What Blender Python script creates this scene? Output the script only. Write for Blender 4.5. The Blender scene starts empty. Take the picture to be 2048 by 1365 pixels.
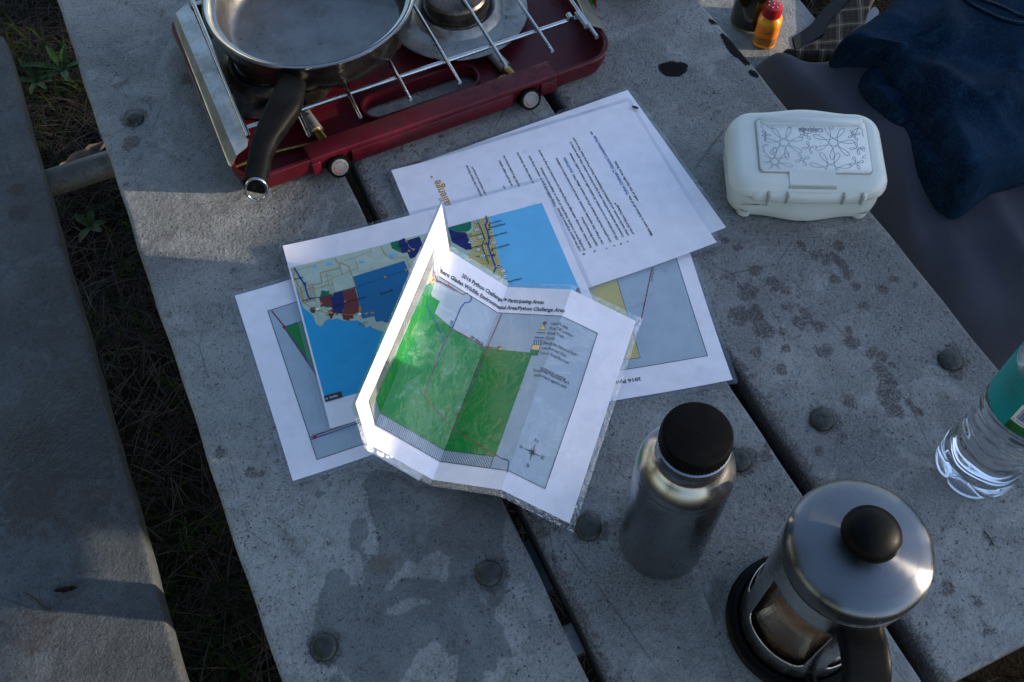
import bpy, bmesh, math, random
import numpy as np
from mathutils import Vector, Matrix, noise
from mathutils.geometry import tessellate_polygon

random.seed(7)
RNG = np.random.RandomState(11)
SC = bpy.context.scene
COL = SC.collection

# ------------------------------------------------------------------ camera
# table top is z = 0; planks run along Y; ground at GZ
F_PX, CAM_H, PITCH, ROLL, YAW = 2010.4536, 0.8393436, 0.53892538, -0.01675205, -0.41476642
GZ = -0.76
def rotz(a): return Matrix.Rotation(a, 3, 'Z')
CAM_R = rotz(YAW) @ Matrix.Rotation(PITCH, 3, 'X') @ rotz(ROLL)
CAM_P = Vector((0, 0, CAM_H))
cam_d = bpy.data.cameras.new('camera')
cam = bpy.data.objects.new('camera', cam_d); COL.objects.link(cam)
cam.matrix_world = Matrix.Translation(CAM_P) @ CAM_R.to_4x4()
cam_d.sensor_width = 36; cam_d.lens = F_PX * 36 / 2048
cam_d.clip_start = 0.02; cam_d.clip_end = 500
SC.camera = cam

# ------------------------------------------------------------------ light
SUN_EL, SUN_AZ = 14.0, -30.0            # azimuth from +X, counter-clockwise
world = bpy.data.worlds.new('World'); SC.world = world; world.use_nodes = True
wn = world.node_tree.nodes; wl = world.node_tree.links
bg = wn['Background']; sky = wn.new('ShaderNodeTexSky')
sky.sky_type = 'NISHITA'; sky.sun_disc = False
sky.sun_elevation = math.radians(SUN_EL)
sky.sun_rotation = math.radians(90 - SUN_AZ)
sky.air_density = 1.0; sky.dust_density = 0.6; sky.ozone_density = 1.5
tint = wn.new('ShaderNodeMix'); tint.data_type = 'RGBA'; tint.blend_type = 'MULTIPLY'   # white balance of the whole sky
tint.inputs[0].default_value = 1.0; tint.inputs[7].default_value = (1.05, 1.0, 1.0, 1.0)
wl.new(sky.outputs[0], tint.inputs[6]); wl.new(tint.outputs[2], bg.inputs[0]); bg.inputs[1].default_value = 0.125
sun_d = bpy.data.lights.new('sun', 'SUN'); sun_d.energy = 2.05; sun_d.angle = math.radians(0.5)
sun_d.color = (1.0, 0.84, 0.64)
sun = bpy.data.objects.new('sun', sun_d); COL.objects.link(sun)
se, sa = math.radians(SUN_EL), math.radians(SUN_AZ)
SUN_V = Vector((math.cos(sa)*math.cos(se), math.sin(sa)*math.cos(se), math.sin(se)))
sun.rotation_euler = SUN_V.to_track_quat('Z', 'Y').to_euler()
sun.location = SUN_V * 10
SC.view_settings.view_transform = 'Standard'; SC.view_settings.look = 'None'
SC.view_settings.exposure = 1.76; SC.view_settings.gamma = 1.0
SC.view_settings.use_curve_mapping = False
SC.render.engine = 'CYCLES'
SC.cycles.max_bounces = 10; SC.cycles.transparent_max_bounces = 16

def at(x, y, z=0.0):
    """the point of the photograph's pixel (x, y) on the level z"""
    d = CAM_R @ Vector(((x-1024)/F_PX, -(y-682.5)/F_PX, -1.0))
    t = (z - CAM_H) / d.z
    return CAM_P + d*t
def zoomed(ox, oy, s, pts, z=0.0):
    return [at(ox+a/s, oy+b/s, z) for a, b in pts]

# ------------------------------------------------------------------ materials
MATS = {}
class NT:
    def __init__(s, m):
        s.t = m.node_tree; s.n = s.t.nodes; s.l = s.t.links
    def new(s, typ, **kw):
        nd = s.n.new(typ)
        for k, v in kw.items():
            if k.startswith('i_'):
                key = k[2:]
                key = int(key) if key.isdigit() else key.replace('_', ' ')
                s.put(nd.inputs[key], v)
            else: setattr(nd, k, v)
        return nd
    def put(s, sock, v):
        if isinstance(v, bpy.types.NodeSocket): s.l.new(v, sock)
        elif isinstance(v, bpy.types.Node): s.l.new(v.outputs[0], sock)
        else: sock.default_value = v
    def math(s, op, a, b=0.0, c=0.0, clamp=False):
        nd = s.n.new('ShaderNodeMath'); nd.operation = op; nd.use_clamp = clamp
        s.put(nd.inputs[0], a); s.put(nd.inputs[1], b); s.put(nd.inputs[2], c)
        return nd.outputs[0]
    def mix(s, fac, a, b):
        nd = s.n.new('ShaderNodeMix'); nd.data_type = 'RGBA'
        s.put(nd.inputs[0], fac); s.put(nd.inputs[6], c4(a)); s.put(nd.inputs[7], c4(b))
        return nd.outputs[2]
    def noise(s, scale, detail=2.0, rough=0.5, vec=None, dist=0.0):
        nd = s.new('ShaderNodeTexNoise', i_Scale=scale, i_Detail=detail, i_Roughness=rough, i_Distortion=dist)
        if vec is not None: s.put(nd.inputs['Vector'], vec)
        return nd.outputs['Fac']
    def ramp(s, fac, lo, hi):
        nd = s.n.new('ShaderNodeMapRange'); nd.interpolation_type = 'SMOOTHSTEP'
        s.put(nd.inputs[0], fac); s.put(nd.inputs[1], lo); s.put(nd.inputs[2], hi)
        nd.clamp = True
        return nd.outputs[0]
    def obj(s): return s.new('ShaderNodeTexCoord').outputs['Object']
    def scalev(s, v, xyz, rot=(0, 0, 0)):
        nd = s.new('ShaderNodeMapping'); s.put(nd.inputs['Vector'], v)
        nd.inputs['Scale'].default_value = xyz; nd.inputs['Rotation'].default_value = rot
        return nd.outputs[0]
    def bump(s, h, strength, dist, normal=None):
        nd = s.new('ShaderNodeBump', i_Strength=strength, i_Distance=dist); s.put(nd.inputs['Height'], h)
        if normal is not None: s.put(nd.inputs['Normal'], normal)
        return nd.outputs[0]
def c4(c):
    if isinstance(c, tuple) and len(c) == 3: return (*c, 1.0)
    return c
def principled(name, color=(.5, .5, .5), rough=.5, metal=0.0, **kw):
    m = bpy.data.materials.new(name); m.use_nodes = True
    b = m.node_tree.nodes['Principled BSDF']
    b.inputs['Base Color'].default_value = c4(color); b.inputs['Roughness'].default_value = rough
    b.inputs['Metallic'].default_value = metal
    for k, v in kw.items(): b.inputs[k.replace('_', ' ')].default_value = v
    MATS[name] = m
    return m, NT(m), b

def worn(name, color, rough=.5, metal=0.0, var=.25, scale=30, bump=0.0, bscale=300, dirt=None, dirt_amt=.5, **kw):
    """plain stuff with uneven colour, gloss and a little grime"""
    m, t, b = principled(name, color, rough, metal, **kw)
    o = t.obj()
    n1 = t.noise(scale, 4, .6, o); n2 = t.noise(scale*6, 3, .6, o)
    lo = tuple(c*(1-var) for c in color); hi = tuple(min(1, c*(1+var)) for c in color)
    c = t.mix(t.ramp(n1, .3, .7), lo, hi)
    if dirt is not None:
        d = t.math('MULTIPLY', t.ramp(t.math('ADD', t.math('MULTIPLY', n1, .6), t.math('MULTIPLY', n2, .4)), .52, .66), dirt_amt)
        c = t.mix(d, c, dirt)
        t.put(b.inputs['Roughness'], t.math('ADD', t.math('MULTIPLY', d, .4), rough, clamp=True))
    else:
        t.put(b.inputs['Roughness'], t.math('ADD', t.math('MULTIPLY', t.math('SUBTRACT', n2, .5), .25), rough, clamp=True))
    t.put(b.inputs['Base Color'], c)
    if bump: t.put(b.inputs['Normal'], t.bump(t.noise(bscale, 3, .6, o), bump, .001))
    return m

def board_material(name, base, dirtier=0.0):
    m, t, b = principled(name, base, .62)
    o = t.obj()
    big = t.noise(5, 4, .6, o); mid = t.noise(38, 4, .65, o); fine = t.noise(520, 4, .75, o)
    c = t.mix(t.ramp(big, .3, .72), tuple(x*.62 for x in base), tuple(x*1.26 for x in base))
    blot = t.noise(15, 5, .7, o, .8)
    c = t.mix(t.math('MULTIPLY', t.ramp(blot, .50, .66), .55), c, tuple(x*1.55 for x in base))
    c = t.mix(t.math('MULTIPLY', t.ramp(t.noise(21, 5, .72, t.scalev(o, (1, 1, 1), (0, 0, 1)), .8), .52, .66), .50), c, (base[0]*.50, base[1]*.47, base[2]*.48))
    c = t.mix(t.math('MULTIPLY', t.ramp(mid, .46, .72), .50), c, (base[0]*.64, base[1]*.60, base[2]*.61))
    c = t.mix(t.math('MULTIPLY', t.ramp(fine, .46, .64), .42), c, tuple(x*1.55 for x in base))
    c = t.mix(t.math('MULTIPLY', t.ramp(t.noise(560, 4, .8, o), .48, .62), .34), c, tuple(x*.38 for x in base))
    smg = t.math('MULTIPLY', t.ramp(t.noise(52, 4, .7, o), .54, .70), t.ramp(t.noise(360, 3, .7, o), .44, .60))
    c = t.mix(t.math('MULTIPLY', smg, .62), c, (.050, .043, .043))
    # short dark worm-like cracks
    wob = t.new('ShaderNodeTexNoise', i_Scale=260.0, i_Detail=2.0); t.put(wob.inputs['Vector'], o)
    add = t.new('ShaderNodeVectorMath', operation='MULTIPLY_ADD')
    t.put(add.inputs[0], wob.outputs['Color']); add.inputs[1].default_value = (.004, .004, .004); t.put(add.inputs[2], o)
    cr = None
    for sc, thr, dens, lo in ((290, .13, 200, .625), (430, .18, 330, .61), (80, .026, 70, .66)):
        vo = t.new('ShaderNodeTexVoronoi', feature='DISTANCE_TO_EDGE', i_Scale=float(sc))
        t.put(vo.inputs['Vector'], t.scalev(add.outputs[0], (1.0, .72, 1.0), (0, 0, .5+sc*.01)))
        line = t.math('SUBTRACT', 1.0, t.ramp(vo.outputs['Distance'], thr*.35, thr))
        gate = t.ramp(t.noise(dens, 2, .6, o), lo, lo+.06)
        k = t.math('MULTIPLY', line, gate)
        cr = k if cr is None else t.math('MAXIMUM', cr, k)
    patch = t.ramp(t.math('ADD', t.math('MULTIPLY', t.noise(16, 3, .6, o), .7), t.math('MULTIPLY', mid, .3)), .36, .62)
    cr = t.math('MULTIPLY', cr, t.math('ADD', t.math('MULTIPLY', patch, .60), .40))
    dots = t.math('MULTIPLY', t.ramp(t.noise(230, 2, .5, o), .69, .73), .8)
    cr = t.math('MAXIMUM', cr, dots)
    c = t.mix(t.math('MULTIPLY', cr, .86), c, (.032, .026, .026))
    vs = t.new('ShaderNodeTexVoronoi', feature='DISTANCE_TO_EDGE', i_Scale=9.0); t.put(vs.inputs['Vector'], t.scalev(o, (1, .45, 1), (0, 0, .9)))
    scr = t.math('MULTIPLY', t.math('SUBTRACT', 1.0, t.ramp(vs.outputs['Distance'], .0015, .005)), t.ramp(t.noise(11, 3, .6, o), .52, .60))
    c = t.mix(t.math('MULTIPLY', scr, .5), c, (.045, .040, .040))
    # traced stains, plus darker board sides and left edges
    st = t.new('ShaderNodeAttribute', attribute_name='stain_edge').outputs['Fac']
    shape = t.math('ADD', st, t.math('MULTIPLY', t.math('SUBTRACT', t.noise(95, 4, .65, o, .6), .5), 1.9))
    sn = t.math('MULTIPLY', t.ramp(shape, .16, .52), t.math('ADD', .30, t.math('MULTIPLY', t.ramp(t.noise(480, 4, .75, o), .40, .60), .62)))
    sn = t.math('MULTIPLY', sn, t.ramp(st, .02, .25))
    c = t.mix(t.math('MINIMUM', t.math('MULTIPLY', sn, 1.0), .86), c, (.062, .047, .047))
    wet = t.new('ShaderNodeAttribute', attribute_name='wet').outputs['Fac']
    jag = t.math('MULTIPLY', t.math('SUBTRACT', t.noise(230, 3, .6, o), .5), .45)
    w = t.ramp(t.math('ADD', wet, jag), -.10, .16)
    dark = t.new('ShaderNodeMix', data_type='RGBA', blend_type='MULTIPLY')
    t.put(dark.inputs[0], w); t.put(dark.inputs[6], c); dark.inputs[7].default_value = (.50, .52, .53, 1)
    c = dark.outputs[2]
    rust = t.new('ShaderNodeAttribute', attribute_name='rust').outputs['Fac']
    c = t.mix(t.math('MULTIPLY', rust, .55), c, (.085, .068, .03))
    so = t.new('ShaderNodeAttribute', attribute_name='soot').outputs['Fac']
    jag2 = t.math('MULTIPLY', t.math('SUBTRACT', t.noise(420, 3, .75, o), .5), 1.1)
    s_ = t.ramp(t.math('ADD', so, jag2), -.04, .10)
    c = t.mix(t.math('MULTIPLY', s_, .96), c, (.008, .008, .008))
    t.put(b.inputs['Base Color'], c)
    r = t.math('SUBTRACT', .66, t.math('MULTIPLY', w, .38))
    t.put(b.inputs['Roughness'], r)
    t.put(b.inputs['Specular IOR Level'], t.math('MULTIPLY', t.math('ADD', .14, t.math('MULTIPLY', w, .16)), t.math('SUBTRACT', 1.0, t.math('MULTIPLY', t.math('MAXIMUM', s_, t.math('MULTIPLY', cr, .7)), .95))))
    h = t.math('ADD', t.math('MULTIPLY', t.noise(330, 4, .7, o), .8), t.math('MULTIPLY', t.noise(140, 3, .6, o), .9))
    h = t.math('SUBTRACT', h, t.math('MULTIPLY', cr, .5))
    t.put(b.inputs['Normal'], t.bump(h, t.math('SUBTRACT', .85, t.math('MULTIPLY', w, .35)), .0034))
    return m

M_BOARD = board_material('weathered_board', (.225, .231, .230))
M_BENCH = board_material('shaded_bench_board', (.090, .100, .112))  # left bench only: dimmer light on that side put into the base colour
M_GALV = worn('galvanised_steel', (.30, .31, .31), .42, .75, .3, 25, .15, 200, (.14, .13, .11), .5)
M_BOLT = worn('dull_bolt', (.030, .033, .029), .45, .45, .4, 160, .35, 500, (.03, .028, .024), .7)
M_PIPE = worn('weathered_pipe', (.10, .105, .105), .55, .4, .35, 22, .2, 150, (.05, .045, .04), .5)
M_STEEL = worn('brushed_steel', (.56, .55, .53), .24, 1.0, .06, 20)
M_CHROME = worn('chrome_wire', (.44, .45, .47), .2, 1.0, .12, 60, dirt=(.16, .10, .06), dirt_amt=.55)
M_RED = worn('red_enamel', (.060, .0022, .0075), .40, 0, .35, 18, .06, 500, (.014, .004, .004), .6, Specular_IOR_Level=.3)
M_BLACKP = worn('black_plastic', (.0016, .0016, .0018), .46, 0, .2, 40, .04, 600, Specular_IOR_Level=.10)
M_CAPP = worn('matt_black_plastic', (.0016, .0016, .0017), .55, 0, .25, 90, .06, 700, (.006, .006, .006), .3, Specular_IOR_Level=.07)
M_DARK = worn('dark_void', (.012, .010, .010), .7, 0, .2, 40)
M_WHITEP = worn('white_plastic', (.56, .585, .55), .38, 0, .03, 20, .03, 500)
M_FLAP = worn('white_plastic_flap', (.60, .62, .61), .30, 0, .02, 20)
M_GREYINK = worn('grey_print', (.27, .27, .30), .45, 0, .1, 40)
M_DARKINK = worn('dark_print', (.05, .05, .06), .5, 0, .1, 40)
M_BRASS = worn('brass', (.30, .21, .06), .35, 1.0, .3, 60)
M_YELLOW = worn('yellow_plastic', (.72, .26, .010), .32, 0, .06, 60, **{'Subsurface_Weight': 0.0})
M_LABELO = worn('orange_label', (.66, .17, .008), .38, 0, .06, 60)
M_LABELB = worn('brown_label', (.30, .10, .012), .4, 0, .2, 120)
M_REDCAP = worn('red_cap', (.28, .006, .010), .35, 0, .1, 60)
M_HOLE = worn('pale_hole', (.55, .30, .30), .5, 0, .1, 60)
M_BLOCKER = worn('blocker_wood', (.10, .085, .07), .8, 0, .4, 12, .4, 60)  # wood of the added sun blocker
M_COFFEE = worn('coffee', (.22, .078, .030), .35, 0, .45, 60)
M_CREMA = worn('coffee_crema', (.55, .28, .11), .5, 0, .4, 110)
M_TEAL = worn('teal_label', (.0, .23, .24), .35, 0, .08, 60)
M_LGREEN = worn('green_label', (.006, .10, .012), .35, 0, .5, 120)
M_LWHITE = worn('white_label', (.72, .74, .78), .4, 0, .04, 60)
M_LBLUE = worn('blue_bars', (.02, .06, .24), .4, 0, .1, 60)
M_NEEDLE = worn('dry_needle', (.011, .005, .002), .9, 0, .5, 40)
M_STRAW = worn('dry_straw', (.030, .022, .012), .8, 0, .4, 40)
M_LEAF = worn('dead_leaf', (.075, .055, .045), .7, 0, .4, 60, .3, 200)
M_TWIG = worn('twig_bark', (.030, .018, .014), .8, 0, .4, 90)
M_WRAPG = worn('green_wrapper', (.02, .13, .012), .35, 0, .4, 120)
M_WRAPR = worn('red_wrapper', (.16, .02, .015), .35, 0, .4, 120)
M_CANVAS = worn('black_canvas', (.008, .008, .009), .85, 0, .3, 40)

def steel_lid():
    m, t, b = principled('spun_steel', (.165, .17, .18), .3, 1.0)
    o = t.obj()
    sep = t.new('ShaderNodeSeparateXYZ'); t.put(sep.inputs[0], o)
    r = t.math('SQRT', t.math('ADD', t.math('POWER', sep.outputs[0], 2), t.math('POWER', sep.outputs[1], 2)))
    rings = t.noise(1.0, 2, .7, t.new('ShaderNodeCombineXYZ', i_X=t.math('MULTIPLY', r, 2600)).outputs[0])
    t.put(b.inputs['Normal'], t.bump(rings, .22, .0005))
    t.put(b.inputs['Roughness'], t.math('ADD', t.math('MULTIPLY', t.noise(90, 3, .6, o), .10), .21))
    b.inputs['Anisotropic'].default_value = .92; b.inputs['Anisotropic Rotation'].default_value = .25
    tan = t.new('ShaderNodeTangent', direction_type='RADIAL', axis='Z'); t.put(b.inputs['Tangent'], tan.outputs[0])
    return m
M_LID = steel_lid()
def steel_bottle():
    m, t, b = principled('satin_steel', (.30, .305, .32), .3, 1.0)
    o = t.obj()
    n = t.noise(1.0, 3, .7, t.scalev(o, (90, 90, 1400)))
    t.put(b.inputs['Roughness'], t.math('ADD', t.math('MULTIPLY', t.noise(60, 3, .6, o), .12), .22))
    t.put(b.inputs['Normal'], t.bump(t.math('ADD', t.math('MULTIPLY', n, .4), t.noise(28, 2, .5, o)), .02, .0006))
    return m
M_BOTTLE = steel_bottle()
def pan_steel():
    m, t, b = principled('pan_inside', (.36, .35, .33), .33, 1.0)
    o = t.obj()
    n1 = t.noise(26, 5, .65, o); n2 = t.noise(160, 4, .7, o); n3 = t.noise(700, 2, .6, o)
    c = t.mix(t.ramp(n1, .35, .7), (.21, .207, .203), (.155, .148, .14))
    spots = t.math('MULTIPLY', t.ramp(n2, .60, .68), t.ramp(n1, .48, .62))
    c = t.mix(t.math('MULTIPLY', spots, .85), c, (.03, .022, .016))
    t.put(b.inputs['Base Color'], c)
    t.put(b.inputs['Roughness'], t.math('ADD', .30, t.math('MULTIPLY', n2, .28)))
    t.put(b.inputs['Normal'], t.bump(n3, .12, .0006))
    return m
M_PAN = pan_steel()
M_PANRIM = worn('pan_rim_steel', (.36, .355, .35), .18, 1.0, .1, 60)
M_PANOUT = worn('pan_outside', (.035, .032, .030), .24, .85, .5, 25, .05, 300, (.02, .016, .012), .8)
M_BAKE = worn('bakelite', (.0035, .0033, .0032), .52, 0, .3, 40, .12, 350, (.008, .007, .006), .35, Specular_IOR_Level=.09)
def drip_mat():
    m, t, b = principled('stained_tin', (.38, .37, .35), .42, .9)
    o = t.obj()
    n1 = t.noise(30, 5, .7, o); n2 = t.noise(190, 4, .7, o)
    c = t.mix(t.ramp(n1, .4, .7), (.27, .27, .265), (.12, .11, .095))
    c = t.mix(t.math('MULTIPLY', t.ramp(n2, .58, .66), t.ramp(n1, .42, .6)), c, (.05, .022, .010))
    t.put(b.inputs['Base Color'], c)
    t.put(b.inputs['Roughness'], t.math('ADD', .30, t.math('MULTIPLY', n2, .3)))
    return m
M_DRIP = drip_mat()
M_DIAL = worn('silver_dial', (.15, .15, .16), .35, .35, .1, 60)
M_DRIP_SHADED = worn('shaded_tin', (.020, .018, .016), .4, .6, .6, 60, .1, 300, (.10, .09, .08), .35)  # left drip pan: shade under the frying pan put into its colour
M_BURN = worn('burnt_steel', (.10, .085, .075), .40, .9, .5, 60, .2, 300, (.03, .02, .014), .7)
def wing_mat():
    m, t, b = principled('spangled_zinc', (.4, .4, .38), .35, .85)
    o = t.obj()
    v = t.new('ShaderNodeTexVoronoi', i_Scale=45.0); t.put(v.inputs['Vector'], o)
    n1 = t.noise(30, 5, .65, o)
    c = t.mix(t.ramp(n1, .35, .65), (.46, .45, .41), (.27, .255, .21))
    sep = t.new('ShaderNodeSeparateColor'); t.put(sep.inputs[0], v.outputs['Color'])
    c = t.mix(t.math('MULTIPLY', sep.outputs[0], .25), c, (.55, .55, .53))
    c = t.mix(t.math('MULTIPLY', t.ramp(t.noise(90, 4, .7, o), .58, .68), .5), c, (.62, .61, .57))
    t.put(b.inputs['Base Color'], c)
    t.put(b.inputs['Roughness'], t.math('ADD', .24, t.math('MULTIPLY', n1, .25)))
    t.put(b.inputs['Normal'], t.bump(t.noise(40, 2, .5, o), .15, .002))
    return m
M_WING = wing_mat()

def coat_print(name, color, wrinkle=0.0, var=.04, glare_k=1.0):
    """ink or paper under a clear laminate"""
    m, t, b = principled(name, color, .6, Specular_IOR_Level=.12)
    o = t.obj()
    n = t.noise(55, 4, .6, o)
    c = t.mix(t.ramp(n, .3, .7), tuple(x*(1-var) for x in color), tuple(min(1, x*(1+var)) for x in color))
    t.put(b.inputs['Base Color'], c)
    b.inputs['Coat Weight'].default_value = .7; b.inputs['Coat IOR'].default_value = 1.45
    if wrinkle:
        w1 = t.noise(70, 3, .6, o, 1.5); w2 = t.noise(16, 2, .5, o)
        t.put(b.inputs['Coat Normal'], t.bump(t.math('ADD', t.math('MULTIPLY', w1, .25), w2), wrinkle, .008))
        b.inputs['Coat Weight'].default_value = .75; b.inputs['Coat IOR'].default_value = 1.5
        # whitish patches of lifted film, with its glare put into the ink colour
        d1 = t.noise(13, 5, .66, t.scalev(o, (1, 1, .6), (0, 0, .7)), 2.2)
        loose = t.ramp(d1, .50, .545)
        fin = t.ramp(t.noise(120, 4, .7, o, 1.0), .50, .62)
        k = t.math('MULTIPLY', loose, t.math('ADD', .05*glare_k, t.math('MULTIPLY', fin, .10*glare_k)))
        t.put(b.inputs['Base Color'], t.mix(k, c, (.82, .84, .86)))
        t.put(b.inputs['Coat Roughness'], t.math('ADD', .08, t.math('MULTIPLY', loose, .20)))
    else:
        t.put(b.inputs['Coat Normal'], t.bump(t.noise(14, 3, .5, o), .25, .004))
        b.inputs['Coat Roughness'].default_value = .14
    return m
INKC = dict(paper=(.80, .76, .82), black=(.012, .012, .013), sea=(.010, .32, .60), sea_bright=(.13, .45, .72), big=(.002, .14, .32),
            land=(.44, .52, .42), pale=(.50, .56, .47), navy=(.004, .012, .115), darkred=(.17, .024, .02), teal=(.0, .155, .075),
            orange=(.50, .27, .035), tan=(.44, .36, .12), forest=(.02, .13, .055), blue=(.01, .055, .27), olive=(.52, .45, .19),
            frame=(.36, .43, .50), cream=(.80, .55, .26), green=(.002, .20, .035), grey=(.19, .195, .19), red=(.33, .015, .03),
            yellow=(.85, .62, .02), gold=(.50, .26, .02), line=(.03, .03, .035), link=(.012, .10, .36), white=(.80, .80, .79),
            wine=(.24, .035, .06))
INKS, INKW, INKC3 = {}, {}, {}
def ink(k, wr=False, weak_glare=False):
    d = (INKC3 if weak_glare else INKW) if wr else INKS
    if k not in d: d[k] = coat_print(k+('_folded' if wr else '')+('_weak_glare' if weak_glare else '')+'_ink', INKC[k], .55 if wr else 0, glare_k=.25 if weak_glare else 1.0)
    return d[k]

def film_mat(name, tint, base, bumpy):
    m = bpy.data.materials.new(name); m.use_nodes = True; t = NT(m); t.n.clear()
    o = t.obj()
    h = t.math('ADD', t.noise(60, 4, .6, o), t.math('MULTIPLY', t.noise(240, 3, .6, o), .25))
    nb = t.bump(h, bumpy, .006)
    tr = t.new('ShaderNodeBsdfTransparent'); tr.inputs[0].default_value = c4(tint)
    gl = t.new('ShaderNodeBsdfGlossy', i_Roughness=.10); gl.inputs[0].default_value = (1, 1, 1, 1); t.put(gl.inputs['Normal'], nb)
    lw = t.new('ShaderNodeLayerWeight', i_Blend=.5); t.put(lw.inputs['Normal'], nb)
    sch = t.math('ADD', .04, t.math('MULTIPLY', t.math('POWER', lw.outputs['Facing'], 5.0), .96))
    mx = t.new('ShaderNodeMixShader'); t.put(mx.inputs[0], t.math('ADD', t.math('MULTIPLY', sch, 1.3), base, clamp=True))
    t.put(mx.inputs[1], tr.outputs[0]); t.put(mx.inputs[2], gl.outputs[0])
    out = t.new('ShaderNodeOutputMaterial'); t.put(out.inputs[0], mx.outputs[0])
    MATS[name] = m
    return m
M_FILM = film_mat('laminate_film', (.90, .91, .93), .05, .35)
M_FILMW = film_mat('crumpled_laminate_film', (.86, .88, .90), .10, .5)
M_GLASS = film_mat('thin_glass', (.93, .92, .90), .03, .02)
M_SMOKE = film_mat('tinted_glass', (.42, .44, .22), .06, .02)
m, t, b = principled('water', (1, 1, 1), .02, 0, Transmission_Weight=1.0, IOR=1.33); M_WATER = m
m, t, b = principled('clear_bottle_plastic', (.98, .99, 1), .03, 0, Transmission_Weight=1.0, IOR=1.36); M_PET = m
o = t.obj(); t.put(b.inputs['Normal'], t.bump(t.noise(60, 3, .5, o), .10, .002))

def denim():
    m, t, b = principled('denim', (.02, .05, .12), .9, Specular_IOR_Level=.06)
    o = t.obj()
    big = t.noise(11, 4, .6, o); mid = t.noise(45, 4, .65, o)
    c = t.mix(t.ramp(big, .35, .7), (.0016, .0068, .017), (.0048, .018, .040))
    c = t.mix(t.math('MULTIPLY', t.ramp(mid, .5, .75), .5), c, (.014, .044, .086))
    tw = t.noise(1.0, 2, .6, t.scalev(o, (1500, 190, 900), (0, 0, .25)))
    c = t.mix(t.math('MULTIPLY', t.ramp(tw, .45, .72), .55), c, (.018, .047, .088))
    t.put(b.inputs['Base Color'], c); b.inputs['Sheen Weight'].default_value = .0
    t.put(b.inputs['Normal'], t.bump(tw, .35, .0010))
    return m
M_DENIM = denim()
M_STITCH = worn('pale_stitch', (.16, .13, .09), .8, 0, .3, 100)
def bagcloth(name, col, rough=.7):
    m, t, b = principled(name, col, rough, Specular_IOR_Level=.10)
    o = t.obj()
    n = t.noise(9, 4, .6, o); n2 = t.noise(60, 3, .6, o)
    c = t.mix(t.ramp(n, .3, .7), tuple(x*.85 for x in col), tuple(x*1.15 for x in col))
    # two damp spots
    t.put(b.inputs['Base Color'], c); b.inputs['Sheen Weight'].default_value = .05
    w = t.noise(1.0, 2, .5, t.scalev(o, (1800, 1800, 1800)))
    t.put(b.inputs['Normal'], t.bump(t.math('ADD', t.math('MULTIPLY', w, .15), t.math('ADD', n, t.math('MULTIPLY', n2, .2))), .35, .006))
    return m
M_BAG = bagcloth('mauve_grey_cloth', (.044, .044, .057))
M_GREYC = bagcloth('dark_grey_cloth', (.014, .016, .022))
M_SOCK = bagcloth('pale_grey_cloth', (.20, .20, .23))
def plaid():
    m, t, b = principled('plaid_flannel', (.05, .045, .04), .9, Specular_IOR_Level=.05)
    o = t.scalev(t.obj(), (1, 1, 1), (0, 0, .55)); sep = t.new('ShaderNodeSeparateXYZ'); t.put(sep.inputs[0], o)
    c = (.026, .022, .019, 1)
    wob = t.math('MULTIPLY', t.math('SUBTRACT', t.noise(14, 2, .5, o), .5), .012)
    for ax, per, lo, col in ((0, .034, .72, (.15, .125, .075)), (1, .034, .72, (.15, .125, .075)), (0, .034, .955, (.42, .40, .40)), (1, .034, .955, (.42, .40, .40)), (0, .0085, .93, (.2, .18, .17)), (1, .0085, .93, (.16, .14, .13))):
        f = t.math('ABSOLUTE', t.math('SUBTRACT', t.math('FRACT', t.math('DIVIDE', t.math('ADD', sep.outputs[ax], wob), per)), .5))
        k = t.ramp(t.math('SUBTRACT', 1.0, t.math('MULTIPLY', f, 2.0)), lo-.02, lo+.02)
        c = t.mix(t.math('MULTIPLY', k, .30 if per > .01 else .2), c, col)
    t.put(b.inputs['Base Color'], c); b.inputs['Sheen Weight'].default_value = .05
    t.put(b.inputs['Normal'], t.bump(t.noise(900, 2, .6, o), .3, .001))
    return m
M_PLAID = plaid()
def soil():
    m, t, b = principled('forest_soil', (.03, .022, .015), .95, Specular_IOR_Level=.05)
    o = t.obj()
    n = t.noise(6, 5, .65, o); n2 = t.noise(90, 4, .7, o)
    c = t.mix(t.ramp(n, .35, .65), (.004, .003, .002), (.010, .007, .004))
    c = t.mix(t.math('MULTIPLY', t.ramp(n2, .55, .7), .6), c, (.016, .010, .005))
    t.put(b.inputs['Base Color'], c)
    t.put(b.inputs['Normal'], t.bump(n2, .8, .02))
    return m
M_SOIL = soil()
def grass_mat():
    m, t, b = principled('grass_blade', (.03, .07, .012), .9, Specular_IOR_Level=.1)
    o = t.obj()
    n = t.noise(9, 3, .6, o)
    c = t.mix(t.ramp(n, .3, .7), (.0025, .006, .001), (.008, .019, .002))
    t.put(b.inputs['Base Color'], c)
    return m
M_GRASS = grass_mat()

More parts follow.
